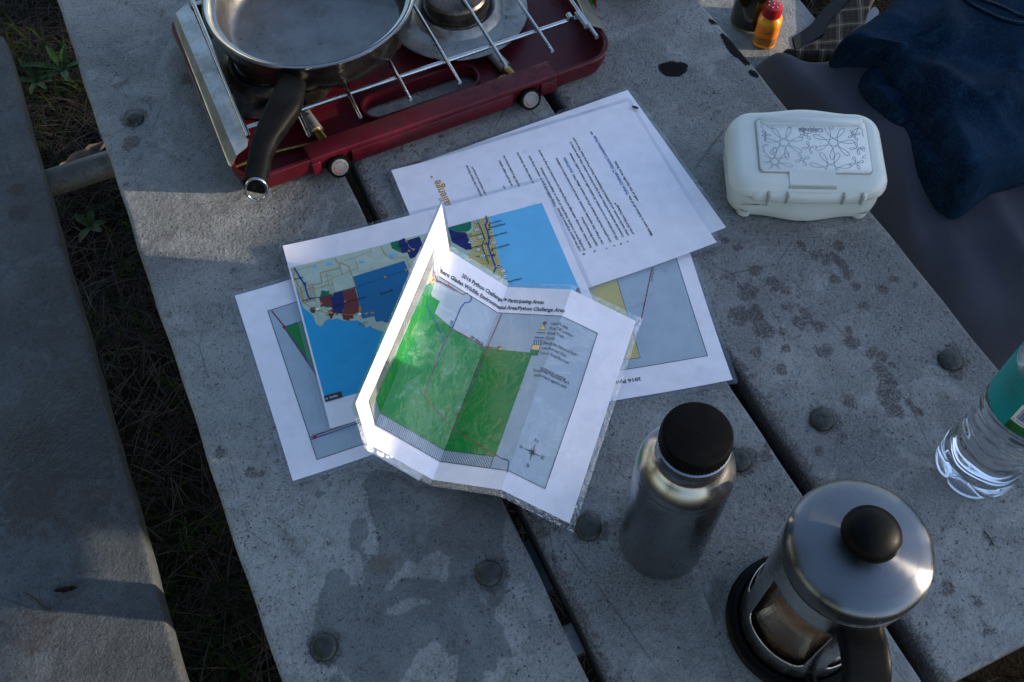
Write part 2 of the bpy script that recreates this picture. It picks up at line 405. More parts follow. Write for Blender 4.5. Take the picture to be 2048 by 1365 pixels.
# ------------------------------------------------------------------ mesh helpers
class MB:
    def __init__(s): s.v = []; s.f = []
    def add(s, v, f):
        k = len(s.v); s.v += [tuple(p) for p in v]; s.f += [tuple(i+k for i in q) for q in f]
        return s
    def grid(s, rows, closed_u=False, closed_v=False, flip=False):
        """rows: list of equal-length point lists"""
        n, m = len(rows), len(rows[0]); v = [p for r in rows for p in r]; f = []
        for i in range(n if closed_v else n-1):
            for j in range(m if closed_u else m-1):
                a, b_, c, d = i*m+j, i*m+(j+1) % m, ((i+1) % n)*m+(j+1) % m, ((i+1) % n)*m+j
                f.append((d, c, b_, a) if flip else (a, b_, c, d))
        return s.add(v, f)
    def lathe(s, prof, c=(0, 0, 0), n=64, rf=None, cap0=False, cap1=False):
        rows = []
        for r, z in prof:
            rows.append([(c[0]+(rf(r, z, a) if rf else r)*math.cos(a), c[1]+(rf(r, z, a) if rf else r)*math.sin(a), c[2]+z)
                         for a in [2*math.pi*k/n for k in range(n)]])
        k0 = len(s.v); s.grid(rows, closed_u=True)
        if cap0: s.f.append(tuple(reversed(range(k0, k0+n))))
        if cap1: s.f.append(tuple(range(k0+(len(prof)-1)*n, k0+len(prof)*n)))
        return s
    def tube(s, path, r, n=10, closed=False, caps=True, flat=None):
        P = [Vector(p) for p in path]; m = len(P); rows = []; prev = None
        for i, p in enumerate(P):
            if closed: d = P[(i+1) % m]-P[i-1]
            else: d = P[min(i+1, m-1)]-P[max(i-1, 0)]
            d.normalize()
            if prev is None:
                up = Vector((0, 0, 1)) if abs(d.z) < .9 else Vector((1, 0, 0))
                nx = d.cross(up).normalized()
            else:
                nx = (prev - d*prev.dot(d)).normalized()
            prev = nx; ny = d.cross(nx)
            rr = r[i] if isinstance(r, (list, tuple)) else r
            fx, fy = flat if flat else (1, 1)
            rows.append([p+nx*(rr*fx*math.cos(a))+ny*(rr*fy*math.sin(a)) for a in [2*math.pi*k/n for k in range(n)]])
        k0 = len(s.v); s.grid(rows, closed_u=True, closed_v=closed, flip=True)
        if caps and not closed:
            s.f.append(tuple(range(k0, k0+n))); s.f.append(tuple(reversed(range(k0+(m-1)*n, k0+m*n))))
        return s
    def box(s, lo, hi, bev=0.0, mat=None):
        bm = bmesh.new(); bmesh.ops.create_cube(bm, size=1)
        for v in bm.verts:
            v.co = Vector([(lo[i]+hi[i])/2+v.co[i]*(hi[i]-lo[i]) for i in range(3)])
        if bev: bmesh.ops.bevel(bm, geom=bm.edges[:], offset=bev, segments=3, profile=.5, affect='EDGES')
        bm.verts.index_update()
        vs = [(mat @ v.co if mat else v.co) for v in bm.verts]
        s.add(vs, [[v.index for v in f.verts] for f in bm.faces]); bm.free()
        return s
    def poly(s, loops):
        loops = [[Vector(p) for p in l] for l in loops]
        flatv = [p for l in loops for p in l]
        tr = tessellate_polygon(loops)
        out = []
        for a, b_, c in tr:
            nrm = (flatv[b_]-flatv[a]).cross(flatv[c]-flatv[a])
            out.append((a, b_, c) if nrm.z >= 0 else (a, c, b_))
        return s.add(flatv, out)
    def build(s, name, mat, parent=None, smooth=40, loc=None, kind=None):
        me = bpy.data.meshes.new(name)
        v = s.v
        if loc is not None: v = [(p[0]-loc[0], p[1]-loc[1], p[2]-loc[2]) for p in v]
        me.from_pydata([tuple(p) for p in v], [], s.f); me.update()
        me.materials.append(mat)
        if smooth:
            me.polygons.foreach_set('use_smooth', [True]*len(me.polygons))
            me.set_sharp_from_angle(angle=math.radians(smooth))
        o = bpy.data.objects.new(name, me); COL.objects.link(o)
        if loc is not None: o.location = loc
        if parent is not None:
            o.parent = parent
            # every thing stands unrotated, so a child only loses its parents' offsets
            off = Vector((0, 0, 0)); q = parent
            while q is not None: off += Vector(q.location); q = q.parent
            o.location = Vector(o.location) - off
        if kind: o['kind'] = kind
        return o
def thing(name, label, cat, loc=(0, 0, 0), group=None):
    o = bpy.data.objects.new(name, None); COL.objects.link(o); o.location = loc
    o.empty_display_size = .02
    o['label'] = label; o['category'] = cat
    if group: o['group'] = group
    return o
def tag(o, label, cat, group=None):
    o['label'] = label; o['category'] = cat
    if group: o['group'] = group
    return o
def arc(cx, cy, r, a0, a1, n, z=0.0):
    return [(cx+r*math.cos(math.radians(a0+(a1-a0)*k/n)), cy+r*math.sin(math.radians(a0+(a1-a0)*k/n)), z) for k in range(n+1)]
def rrect(x0, y0, x1, y1, r, z=0.0, n=8):
    return (arc(x1-r, y1-r, r, 0, 90, n, z)+arc(x0+r, y1-r, r, 90, 180, n, z)+arc(x0+r, y0+r, r, 180, 270, n, z)+arc(x1-r, y0+r, r, 270, 360, n, z))
def smooth_path(pts, n=8):
    P = [Vector(p) for p in pts]; out = []
    for i in range(len(P)-1):
        p0, p1, p2, p3 = P[max(i-1, 0)], P[i], P[i+1], P[min(i+2, len(P)-1)]
        for k in range(n):
            t_ = k/n
            out.append(.5*((2*p1)+(p2-p0)*t_+(2*p0-5*p1+4*p2-p3)*t_*t_+(3*p1-p0-3*p2+p3)*t_**3))
    out.append(P[-1])
    return out

# ------------------------------------------------------------------ ground
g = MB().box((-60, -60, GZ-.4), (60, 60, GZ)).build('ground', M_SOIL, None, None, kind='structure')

# ------------------------------------------------------------------ picnic table
table = thing('picnic_table', 'weathered grey picnic table of wide bolted planks with attached benches', 'picnic table', (.255, .58, GZ))
def poly_sd(P, poly):
    """signed distance (inside positive) of points P (n,2) to polygon"""
    poly = np.array([(p[0], p[1]) for p in poly]); d = np.full(len(P), 1e9); ins = np.zeros(len(P), bool)
    for a, b_ in zip(poly, np.roll(poly, -1, 0)):
        e = b_-a; w = P-a; tt = np.clip((w@e)/(e@e+1e-12), 0, 1)
        d = np.minimum(d, np.hypot(*(w-tt[:, None]*e).T))
        c1 = (a[1] <= P[:, 1]) & (b_[1] > P[:, 1]); c2 = (a[1] > P[:, 1]) & (b_[1] <= P[:, 1])
        cr = e[0]*w[:, 1]-e[1]*w[:, 0]
        ins ^= (c1 & (cr > 0)) | (c2 & (cr < 0))
    return np.where(ins, d, -d)
def board(name, x0, x1, y0, y1, z, th, wets=(), drys=(), blobs=(), soots=(), rusts=(), seed=0, fine=(None, None), dx=.003, dark_edge=False):
    r = .0045
    prof = [(x0+.004, z-th), (x0+.0006, z-th+.003), (x0, z-th*.5)]
    prof += [(x0+r-r*math.cos(a), z-r+r*math.sin(a)) for a in [math.pi/2*k/4 for k in range(5)]]
    n = int((x1-x0)/dx); prof += [(x0+r+(x1-x0-2*r)*k/n, z) for k in range(1, n)]
    prof += [(x1-r+r*math.sin(a), z-r+r*math.cos(a)) for a in [math.pi/2*k/4 for k in range(5)]]
    prof += [(x1, z-th*.5), (x1-.0006, z-th+.003), (x1-.004, z-th)]
    f0, f1 = fine[0] if fine[0] is not None else y0, fine[1] if fine[1] is not None else y1
    ys = [y0, y0+.0006, y0+.0016, y0+.003, y0+.0045]
    y = ys[-1]
    while y < y1-.0045:
        y += .003 if f0 <= y <= f1 else .04
        ys.append(min(y, y1-.0045))
    ys += [y1-.003, y1-.0016, y1-.0006, y1]
    X = np.array([p[0] for p in prof]); Z = np.array([p[1] for p in prof]); Y = np.array(ys)
    dd = np.minimum(Y-y0, y1-Y); drop = np.where(dd < r, r-np.sqrt(np.maximum(r*r-(r-dd)**2, 0)), 0)
    XX, YY = np.meshgrid(X, Y); ZZ = np.tile(Z, (len(Y), 1)); ZZ = np.where(ZZ > z-th*.4, ZZ-drop[:, None], ZZ)
    V = np.stack([XX, YY, ZZ], -1).reshape(-1, 3)
    # slightly uneven edges and faces of an old plank
    ph = seed*1.7
    V[:, 0] += .0007*np.sin(V[:, 1]*23+ph)*(np.abs(V[:, 0]-(x0+x1)/2)/((x1-x0)/2))**6+.0004*np.sin(V[:, 1]*71+ph*2)*(np.abs(V[:, 0]-(x0+x1)/2)/((x1-x0)/2))**6
    off = np.array([.255, .58, GZ])
    m_, n_ = len(Y), len(X)
    idx = np.arange(m_*n_).reshape(m_, n_)
    Fc = np.stack([idx[:-1, :-1], idx[:-1, 1:], idx[1:, 1:], idx[1:, :-1]], -1).reshape(-1, 4).tolist()
    Fc += [tuple(int(k) for k in idx[0][::-1]), tuple(int(k) for k in idx[-1])]
    Fc += [(int(idx[i, -1]), int(idx[i, 0]), int(idx[i+1, 0]), int(idx[i+1, -1])) for i in range(m_-1)]
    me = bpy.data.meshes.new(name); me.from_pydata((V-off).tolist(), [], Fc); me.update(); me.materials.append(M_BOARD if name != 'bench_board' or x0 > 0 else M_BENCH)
    me.polygons.foreach_set('use_smooth', [True]*len(me.polygons)); me.set_sharp_from_angle(angle=math.radians(50))
    P = V[:, :2]
    def attr(nm, val):
        a = me.attributes.new(nm, 'FLOAT', 'POINT'); a.data.foreach_set('value', np.asarray(val, np.float32))
    wet = np.full(len(P), -3.0)
    for w in wets: wet = np.maximum(wet, poly_sd(P, w)*100)
    for w in drys: wet = np.minimum(wet, -poly_sd(P, w)*100)
    attr('wet', np.clip(wet, -3, 3))
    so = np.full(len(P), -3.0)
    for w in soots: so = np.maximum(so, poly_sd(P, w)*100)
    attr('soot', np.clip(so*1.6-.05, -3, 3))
    st = np.zeros(len(P))
    for cx, cy, rad, k in blobs:
        d = np.hypot(P[:, 0]-cx, P[:, 1]-cy)/rad
        st = np.maximum(st, k*np.clip(1.25-d, 0, 1)**.6*(d < 1.25))
    if dark_edge: st = np.maximum(st, np.where(V[:, 2] < z-.006, 1.25, 1.25*np.exp(-np.maximum(P[:, 0]-x0, 0)/.0065)))  # darker sides, and a dark left edge fading across the top
    attr('stain_edge', st)
    ru = np.zeros(len(P))
    for w in rusts: ru = np.maximum(ru, np.clip(poly_sd(P, w)*250+.3, 0, 1))
    attr('rust', ru)
    o = bpy.data.objects.new(name, me); COL.objects.link(o); o.parent = table
    return o
TH = .040
# wet patches on the left plank
zb = lambda pts: zoomed(560, 960, 3.103, pts)
WET1 = zb([(560,-60),(500,40),(545,95),(552,190),(575,260),(605,340),(605,440),(570,470),(520,520),(515,590),(530,620),(500,655),(440,655),(430,590),(390,550),(330,550),(285,580),(270,650),(235,740),(215,860),(190,960),(175,1050),(200,1120),(250,1150),(345,1150),(380,1190),(430,1235),(470,1290),(735,1290),(790,1190),(830,1130),(850,1060),(920,1040),(940,1000),(980,1010),(1020,1060),(1050,1090),(1110,1090),(1095,1180),(1080,1290),(1290,1290),(1270,1190),(1290,1180),(1330,1240),(1355,1150),(1345,1100),(1400,1110),(1440,1100),(1435,1040),(1400,980),(1385,900),(1330,860),(1340,790),(1390,740),(1420,640),(1415,520),(1385,420),(1390,300),(1410,240),(1370,110),(1200,60),(900,-40)])
DRY1 = [zb([(760,600),(690,680),(645,685),(690,620),(740,570),(790,500),(850,525),(920,460),(990,445),(1070,480),(1045,520),(1035,640),(960,615),(870,610)]),
        zb([(650,820),(720,770),(800,735),(920,738),(935,765),(850,775),(770,830),(690,842)]), zb([(1235,690),(1265,740),(1285,775),(1255,765)]), zb([(520,385),(600,380),(605,470),(545,460)])]
WET1B = [zb([(430,260),(480,235),(540,240),(555,340),(500,420),(540,480),(530,560),(480,440),(430,440)]), zb([(280,1300),(310,1230),(345,1185),(420,1260),(440,1300)]), zb([(205,85),(230,62),(270,68),(278,90),(245,115),(215,105)]), zb([(290,20),(300,0),(330,10),(320,45),(295,50)])]
RUST1 = [zb([(545,560),(560,490),(640,465),(745,458),(740,500),(680,545),(640,610),(580,590)])]
z6 = lambda pts: zoomed(460, 360, 2.202, pts)
def bl(ox, oy, s, lst, k=1.0):
    out = []
    for a in lst:
        p = at(ox+a[0]/s, oy+a[1]/s); q = at(ox+(a[0]+a[2])/s, oy+a[1]/s)
        out.append((p.x, p.y, (q-p).length, (a[3] if len(a) > 3 else .7)*k))
    return out
BL3 = bl(1380, 440, 2.626, [(505,677,24,1.1),(480,785,32,1),(340,490,50,.9),(260,505,60,.75),(390,580,55,.9),(470,590,30,.6),(590,540,50,.6),(680,565,34,.9),(705,690,50,.65),(1000,780,40,.8),(1040,840,55,.85),(1040,920,65,.8),(1080,1005,48,.95),(1190,1000,28,1),(1215,1020,18,1),(1150,960,24,.8),(780,135,34,.8),(750,200,40,.7),(800,230,35,.8),(760,310,30,.8),(830,290,30,.75),(870,350,28,.8),(905,450,34,.7),(570,140,40,.6),(690,200,60,.55),(1070,310,28,.8),(1015,370,30,.75),(1185,345,18,.7),(680,1215,28,.8),(1395,810,38,.9),(340,260,40,.7),(250,150,30,.7),(180,110,25,.9),(450,340,50,.65),(300,370,60,.6),(850,645,42,.85),(960,700,40,.8),(1010,715,36,.8),(830,580,24,.7),(830,960,55,.45),(720,690,30,.7),(430,920,20,.6),(350,700,40,.5),(1060,760,24,.7),(420,1200,45,.6),(400,1270,40,.6),(800,1140,30,.5),(200,300,40,.5),(510,460,35,.6),(500,370,35,.6),(610,490,40,.5),(1380,660,30,.6)])
BL3 += bl(1440, 920, 3.067, [(160,510,40,.8),(230,500,40,.7),(290,540,30,.7),(100,590,50,.55),(300,20,30,.8)])
BL3 += bl(1748, 1165, 6.827, [(1000,90,120,.6),(1400,260,120,.6),(1550,640,140,.4)])
BL1 = bl(0, 0, 3.25, [(860,925,55,.9),(830,960,40,.7),(790,550,60,.5),(1230,520,60,.7),(810,1200,30,.6),(960,660,60,.35)]) + bl(0, 300, 2.068, [(910,1250,24,.9),(1040,1340,30,.7),(1085,1335,18,.8),(700,680,14,.8)]) + bl(560, 960, 3.103, [(1165,1010,26,.9),(1080,1010,18,.8),(610,365,18,.9),(305,395,18,.6),(490,1070,14,.8),(325,490,20,.6)])
BL2 = bl(760, 0, 3.592, [(250,970,30,.6),(370,910,22,.7),(440,980,24,.5),(520,1030,22,.5),(140,1080,30,.5),(230,1050,20,.6),(330,1080,18,.5),(700,850,16,.5)]) + bl(420, 160, 4.267, [(1480,745,20,.9),(1515,790,16,.8),(1580,670,20,.7),(1740,605,14,.9),(1720,560,18,.8),(1640,560,18,.6),(1610,610,16,.7),(1850,590,30,.4)]) + bl(1380, 440, 2.626, [(400,1240,30,.9),(410,1190,24,.8),(190,940,26,.5)])
zc = lambda pts: zoomed(1120, 0, 6.827, pts)
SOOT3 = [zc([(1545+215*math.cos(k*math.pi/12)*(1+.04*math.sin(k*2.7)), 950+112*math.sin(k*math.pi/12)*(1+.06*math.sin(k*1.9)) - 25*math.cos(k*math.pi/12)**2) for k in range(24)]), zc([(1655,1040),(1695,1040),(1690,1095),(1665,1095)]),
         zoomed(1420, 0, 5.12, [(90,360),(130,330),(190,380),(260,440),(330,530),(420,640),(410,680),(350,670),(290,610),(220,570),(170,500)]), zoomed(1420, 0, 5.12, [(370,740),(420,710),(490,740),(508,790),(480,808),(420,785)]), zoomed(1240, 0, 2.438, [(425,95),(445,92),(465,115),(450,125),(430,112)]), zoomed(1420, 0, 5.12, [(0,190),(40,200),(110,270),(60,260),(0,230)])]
for (px, py, L_) in ((647, 1294, BL1), (978, 1145, BL1), (268, 236, BL1), (1177, 1055, BL2), (1478, 919, BL2), (1645, 838, BL3), (1903, 719, BL3)):
    p = at(px, py); L_.append((p.x+.001, p.y-.0015, .0150, .85))
PL = [(-.1022, .1262), (.1378, .3705), (.3835, .6112)]
board('tabletop_board', PL[0][0], PL[0][1], .019, 1.50, 0, TH, [WET1]+WET1B, DRY1, BL1, (), RUST1, 1, (.18, 1.12))
board('tabletop_board', PL[1][0], PL[1][1], .021, 1.50, 0, TH, (), (), BL2, (), (), 2, (.05, .80), .003, True)
board('tabletop_board', PL[2][0], PL[2][1], .0185, 1.50, 0, TH, (), (), BL3, SOOT3, (), 3, (.018, .95), .003, True)
z8 = lambda pts: zoomed(0, 300, 2.068, pts, -.3)
WETB = z8([(80,840),(95,900),(110,930),(170,965),(200,915),(290,895),(330,850),(350,870),(440,1100),(480,1365),(-400,1365),(-200,1060),(80,1050),(105,960),(85,890)])
BLB = [(p[0]*1.0, p[1], r_, k) for (p, r_, k) in [((at(35, 380, -.3).x, at(35, 380, -.3).y), .012, .9), ((at(42, 425, -.3).x, at(42, 425, -.3).y), .016, 1.0), ((at(60, 890, -.3).x, at(60, 890, -.3).y), .03, .7), ((at(75, 1000, -.3).x, at(75, 1000, -.3).y), .05, .6), ((at(180, 1020, -.3).x, at(180, 1020, -.3).y), .04, .5), ((at(70, 1265, -.3).x, at(70, 1265, -.3).y), .03, .5)]]
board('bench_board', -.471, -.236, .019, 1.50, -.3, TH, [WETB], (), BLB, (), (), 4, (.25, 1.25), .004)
board('bench_board', .745, .980, .019, 1.50, -.3, TH, (), (), (), (), (), 5, (.85, 1.25), .004)
BOARDS = [o for o in table.children]
def bolt(x, y, z, r, parent, seed):
    b_ = MB(); rs = random.Random(seed); tx, ty = rs.uniform(-.05, .05), rs.uniform(-.05, .05)
    prof = [(r, -.002), (r*1.0, .0008), (r*.97, .0022), (r*.86, .0036), (r*.66, .0046), (r*.4, .0052), (r*.16, .0053), (.0004, .0049)]
    b_.lathe(prof, (0, 0, 0), 36, rf=lambda q, zz, a: q*(1+.012*math.sin(3*a+seed)))
    v = [(x+p[0], y+p[1], z+p[2]+tx*p[0]+ty*p[1]) for p in b_.v]; b_.v = v
    o = b_.build('bolt', M_BOLT, parent, 60)
for i, (px, py, bi) in enumerate([(647, 1294, 0), (978, 1145, 0), (1177, 1055, 1), (1478, 919, 1), (1645, 838, 2), (1903, 719, 2), (268, 236, 0)]):
    p = at(px, py, .003); bolt(p.x, p.y, 0, .0116 if i != 6 else .0108, BOARDS[bi], i)
for x, bi in ((.093, 0), (.187, 1), (.337, 1), (.428, 2), (.576, 2)):
    bolt(x, .905, 0, .0113, BOARDS[bi], int(x*1000))
# steel under the planks: cross bars at the two bolt rows, a pipe to the benches at each end
for y in (.258, .905):
    MB().box((-.08, y-.025, -.050), (.59, y+.025, -.0405), .001).build('cross_bar', M_PIPE, table)
MB().box((.118, .172, -.052), (.152, .200, -.041), .001).build('bracket', M_GALV, table)
for y, zz in ((1.222, -.372), (.13, -.372)):
    MB().tube([(-.46, y+.006, zz), (.96, y-.006, zz)], .0215, 24).build('frame_pipe', M_PIPE, table)
for y in (.327, 1.19):
    MB().tube([(.02, y, GZ), (.02, y, -.052)], .021, 20).build('leg_pipe', M_PIPE, table)
    MB().tube([(.49, y, GZ), (.49, y, -.052)], .021, 20).build('leg_pipe', M_PIPE, table)

# ------------------------------------------------------------------ laminated papers
LW, LH = .2794, .2159
_txt = {}
def text_tris(s, bold=False, italic=False):
    key = (s, bold, italic)
    if key in _txt: return _txt[key]
    cu = bpy.data.curves.new('t', 'FONT'); cu.body = s; cu.size = 1.0; cu.resolution_u = 2
    cu.fill_mode = 'FRONT'
    if bold: cu.offset = .020
    if italic: cu.shear = .22
    ob = bpy.data.objects.new('t', cu); COL.objects.link(ob)
    dg = bpy.context.evaluated_depsgraph_get(); me = ob.evaluated_get(dg).to_mesh()
    me.calc_loop_triangles()
    V = np.array([v.co[:2] for v in me.vertices]) if len(me.vertices) else np.zeros((1, 2))
    T = [tuple(t_.vertices) for t_ in me.loop_triangles]
    ob.evaluated_get(dg).to_mesh_clear(); bpy.data.objects.remove(ob); bpy.data.curves.remove(cu)
    V = V - np.array([V[:, 0].min(), 0]); w = V[:, 0].max()
    _txt[key] = (V, T, w)
    return _txt[key]
class Sheet:
    """a printed sheet with local coordinates (u, v) in metres"""
    def __init__(s): s.tri = {}; s.k = 0
    def put(s, mat, layer, tris, part):
        s.k += 1                              # each print a hair above the one before
        key = (part, mat, s.k if part == 'printed_area' else 0)
        s.tri.setdefault(key, []).extend((layer+.002*s.k, t_) for t_ in tris)
    def poly(s, pts, mat, layer=1, part='printed_area'):
        P = [Vector((p[0], p[1], 0)) for p in pts]
        s.put(mat, layer, [[(P[i].x, P[i].y) for i in tr] for tr in tessellate_polygon([P])], part)
    def line(s, pts, w, mat, layer=2, part='printed_line'):
        for a, b_ in zip(pts[:-1], pts[1:]):
            dx, dy = b_[0]-a[0], b_[1]-a[1]; L = math.hypot(dx, dy) or 1e-6
            nx, ny = -dy/L*w/2, dx/L*w/2; ex, ey = dx/L*w*.3, dy/L*w*.3
            q = [(a[0]+nx-ex, a[1]+ny-ey), (a[0]-nx-ex, a[1]-ny-ey), (b_[0]-nx+ex, b_[1]-ny+ey), (b_[0]+nx+ex, b_[1]+ny+ey)]
            s.put(mat, layer, [[q[0], q[1], q[2]], [q[0], q[2], q[3]]], part)
    def disc(s, c, r, mat, layer=3, n=10, part='printed_dot', ry=None):
        p = [(c[0]+r*math.cos(2*math.pi*k/n), c[1]+(ry or r)*math.sin(2*math.pi*k/n)) for k in range(n)]
        s.put(mat, layer, [[p[0], p[k], p[k+1]] for k in range(1, n-1)], part)
    def text(s, st, a, b_, size, mat='black', layer=4, bold=False, italic=False, part='printed_text'):
        """baseline from a to b_ (uv); stretched to fill it"""
        V, T, w = text_tris(st, bold, italic)
        dx, dy = b_[0]-a[0], b_[1]-a[1]; L = math.hypot(dx, dy); kx = L/max(w, 1e-6)
        ux, uy = dx/L, dy/L
        P = [(a[0]+ux*p[0]*kx-uy*p[1]*size, a[1]+uy*p[0]*kx+ux*p[1]*size) for p in V]
        s.put(mat, layer, [[P[i] for i in tr] for tr in T], part)
LAYER = .00007
class Flat(Sheet):
    def __init__(s, name, label, o, ux, z, landscape=True, w=LW, h=LH, film=True):
        """o: world corner (u=v=0); ux: direction of u"""
        super().__init__()
        s.o = Vector((o[0], o[1], z)); s.z = z
        e = Vector((ux[0], ux[1], 0)).normalized(); s.eu = e; s.ev = Vector((-e.y, e.x, 0)); s.w, s.h = w, h
        s.root = thing('laminated_sheet', label, 'laminated sheet', tuple(s.o))
        s.filmon = film
    def uv(s, px, py):
        p = at(px, py, s.z)-s.o
        return (p.dot(s.eu), p.dot(s.ev))
    curls = ()                                # (corner u, corner v, reach, height): corners that have lifted
    def lift(s, u, v):
        return sum(h*max(0, 1-math.hypot(u-cu, v-cv)/R_)**2 for cu, cv, R_, h in s.curls)
    def W(s, u, v, dz=0): return s.o+s.eu*u+s.ev*v+Vector((0, 0, dz+s.lift(u, v)))
    def split(s, t_):
        """cut a triangle small enough to follow a lifted corner"""
        if not s.curls: return [t_]
        d = [math.hypot(t_[i][0]-t_[(i+1) % 3][0], t_[i][1]-t_[(i+1) % 3][1]) for i in range(3)]
        i = d.index(max(d))
        if d[i] < .013: return [t_]
        a, b_, c_ = t_[i], t_[(i+1) % 3], t_[(i+2) % 3]; m_ = ((a[0]+b_[0])/2, (a[1]+b_[1])/2)
        return s.split([a, m_, c_])+s.split([m_, b_, c_])
    def finish(s):
        w, h = s.w, s.h
        nu, nv = 28, 22; pb_ = MB()
        pb_.grid([[s.W(w*i/nu, h*j/nv) for i in range(nu+1)] for j in range(nv+1)])
        edge = [(w*i/nu, 0) for i in range(nu)]+[(w, h*j/nv) for j in range(nv)]+[(w-w*i/nu, h) for i in range(nu)]+[(0, h-h*j/nv) for j in range(nv)]
        pb_.grid([[s.W(u, v, -.0003) for u, v in edge], [s.W(u, v) for u, v in edge]], closed_u=True)
        pb_.build('paper', ink('paper'), s.root, 50)
        m_ = .0045
        if s.filmon:
            base_ = rrect(-m_, -m_, w+m_, h+m_, .003, 0, 3); out = []
            for p, q_ in zip(base_, base_[1:]+base_[:1]):
                k_ = max(1, int(math.hypot(q_[0]-p[0], q_[1]-p[1])/.012))
                out += [(p[0]+(q_[0]-p[0])*j/k_, p[1]+(q_[1]-p[1])*j/k_) for j in range(k_)]
            f = MB(); n = len(out)
            inn = [(min(max(p[0], 0), w), min(max(p[1], 0), h)) for p in out]
            rows = [[s.W(p[0], p[1], -.0001+.0004*math.sin(p[0]*90+p[1]*70)) for p in out], [s.W(p[0], p[1], -.0001) for p in inn]]
            f.grid(rows, closed_u=True); f.build('laminate_border', M_FILM, s.root, None)
        for (part, mat, _), tris in s.tri.items():
            b_ = MB(); v = []; fc = []
            for layer, t_ in tris:
                ar = (t_[1][0]-t_[0][0])*(t_[2][1]-t_[0][1])-(t_[1][1]-t_[0][1])*(t_[2][0]-t_[0][0])
                if abs(ar) < 1e-13: continue
                for tt in s.split(t_):
                    k = len(v); v += [s.W(q[0], q[1], layer*LAYER) for q in tt]; fc.append((k, k+1, k+2) if ar > 0 else (k, k+2, k+1))
            if fc: b_.add(v, fc); b_.build(part, ink(mat), s.root, None, kind=None if part == 'printed_area' else 'stuff')

def from_corners(A, B):
    return (A.x, A.y), ((B-A).x, (B-A).y)
# --- left sheet under everything
zS = .0012
A = at(588, 967, zS); B = at(755, 907, zS)
lab = lambda s: s
ex_c = at(838, 962, .0006)
extra = Flat('x', 'plain laminated sheet corner peeking out below the folded green map', (ex_c.x, ex_c.y), (math.cos(math.radians(34)), math.sin(math.radians(34))), .0006, w=.15, h=.11)
extra.finish()
left = Flat('x', 'laminated map sheet lowest at the left, with a green wedge and wide white margin', (A.x, A.y), ((at(588,967,zS)-at(470,592,zS)).cross(Vector((0,0,-1)))).to_2d(), zS)
L6 = lambda S, pts: [S.uv(460+a/2.202, 360+b_/2.202) for a, b_ in pts]
fr = L6(left, [(165,580),(388,1237)])
fu0, fv0 = fr[1]; fu0 = (fr[0][0]+fr[1][0])/2; fv1 = fr[0][1]
left.poly([(fu0, fv0), (LW-.02, fv0), (LW-.02, fv1), (fu0, fv1)], 'frame', 1)
left.line([(fu0, fv0), (LW-.02, fv0), (LW-.02, fv1), (fu0, fv1), (fu0, fv0)], .0007, 'line', 3)
gw = L6(left, [(240,648),(318,620),(420,560),(500,900),(380,855)])
left.poly(gw, 'green', 2)
left.line(L6(left, [(240,648),(430,585)]), .0008, 'blue', 4); left.line(L6(left, [(240,648),(380,855),(480,1000)]), .001, 'blue', 4)
left.line(L6(left, [(185,580),(242,650)]), .0014, 'wine', 4); left.line(L6(left, [(240,652),(372,850),(470,1000)]), .0009, 'wine', 5)
left.line(L6(left, [(358,1148),(620,1052)]), .0012, 'blue', 4); left.line(L6(left, [(356,1138),(620,1040)]), .0009, 'wine', 5)
for p in L6(left, [(240,650),(375,1138)]): left.disc(p, .0019, 'red', 6)
left.text('Powerline Levee', *L6(left, [(368,1135),(452,1103)]), .0034, layer=6)
left.curls = ((0, 0, .10, .0055), (0, LH, .07, .003))
left.finish()
# --- right sheet, upside down
zS = .0018
C = at(1463.6, 764, zS); D = at(1229.6, 801, zS)
right = Flat('x', 'laminated map sheet at the right with a yellow wedge and red road line, upside down', (0, 0), (1, 0), zS)
e = (D-C).normalized()                      # upside down sheet: u runs to its left in the picture
right.eu = e; right.ev = Vector((-e.y, e.x, 0))
# corner C is the sheet's top right seen upside down => its (u=0, v=LH)
right.o = C - right.ev*LH; right.root.location = right.o
Z8 = lambda S, pts: [S.uv(1120+a/4.016, 480+b_/4.016) for a, b_ in pts]
fr = Z8(right, [(1183,940),(530,1032),(935,115)])
u0, vt = fr[0]
right.poly([(u0, .02), (LW-.02, .02), (LW-.02, vt), (u0, vt)], 'frame', 1)
right.line([(u0, .02), (LW-.02, .02), (LW-.02, vt), (u0, vt), (u0, .02)], .0006, 'line', 3)
right.poly(Z8(right, [(440,265),(645,948),(480,970),(100,900),(100,360)]), 'olive', 2)
right.line(Z8(right, [(440,265),(645,948),(480,970)]), .0004, 'line', 4)
right.line(Z8(right, [(755,150),(655,632),(560,735)]), .0009, 'wine', 4)
right.text('San Marco Rd', *Z8(right, [(745,232),(728,335)]), .0028, layer=5)
right.text('2016 Python Challenge', *Z8(right, [(648,1105),(150,1182)]), .0052, layer=5, bold=True)
right.curls = ((0, LH, .10, .0045),)
right.finish()
# --- two rules sheets
zS = .0026
A = at(1258, 184, zS); B = at(1452, 455, zS)
under = Flat('x', 'plain laminated sheet showing only its right edge beneath the printed rules page', (0, 0), (1, 0), zS)
e = (B-A).normalized()                      # short edge from top to bottom
under.eu = Vector((-e.y, e.x, 0)); under.ev = Vector((-under.eu.y, under.eu.x, 0))
under.o = B - under.eu*LW; under.root.location = under.o
p = under.uv(1230, 230); 
for a, b_ in (((1120,235),(1205,205)), ((1090,250),(1180,222)), ((1140,222),(1215,200))): pass
under.finish()
zS = .0036
A = at(790, 343, zS); B = at(1255, 203, zS); Cc = at(1431, 485.5, zS)
rules = Flat('x', 'laminated page of printed competition rules with a gold heading, beside the camp stove', (0, 0), (1, 0), zS)
e = (B-A).normalized(); rules.eu = e; rules.ev = Vector((-e.y, e.x, 0))
rules.o = B - rules.eu*LW - rules.ev*LH; rules.root.location = rules.o
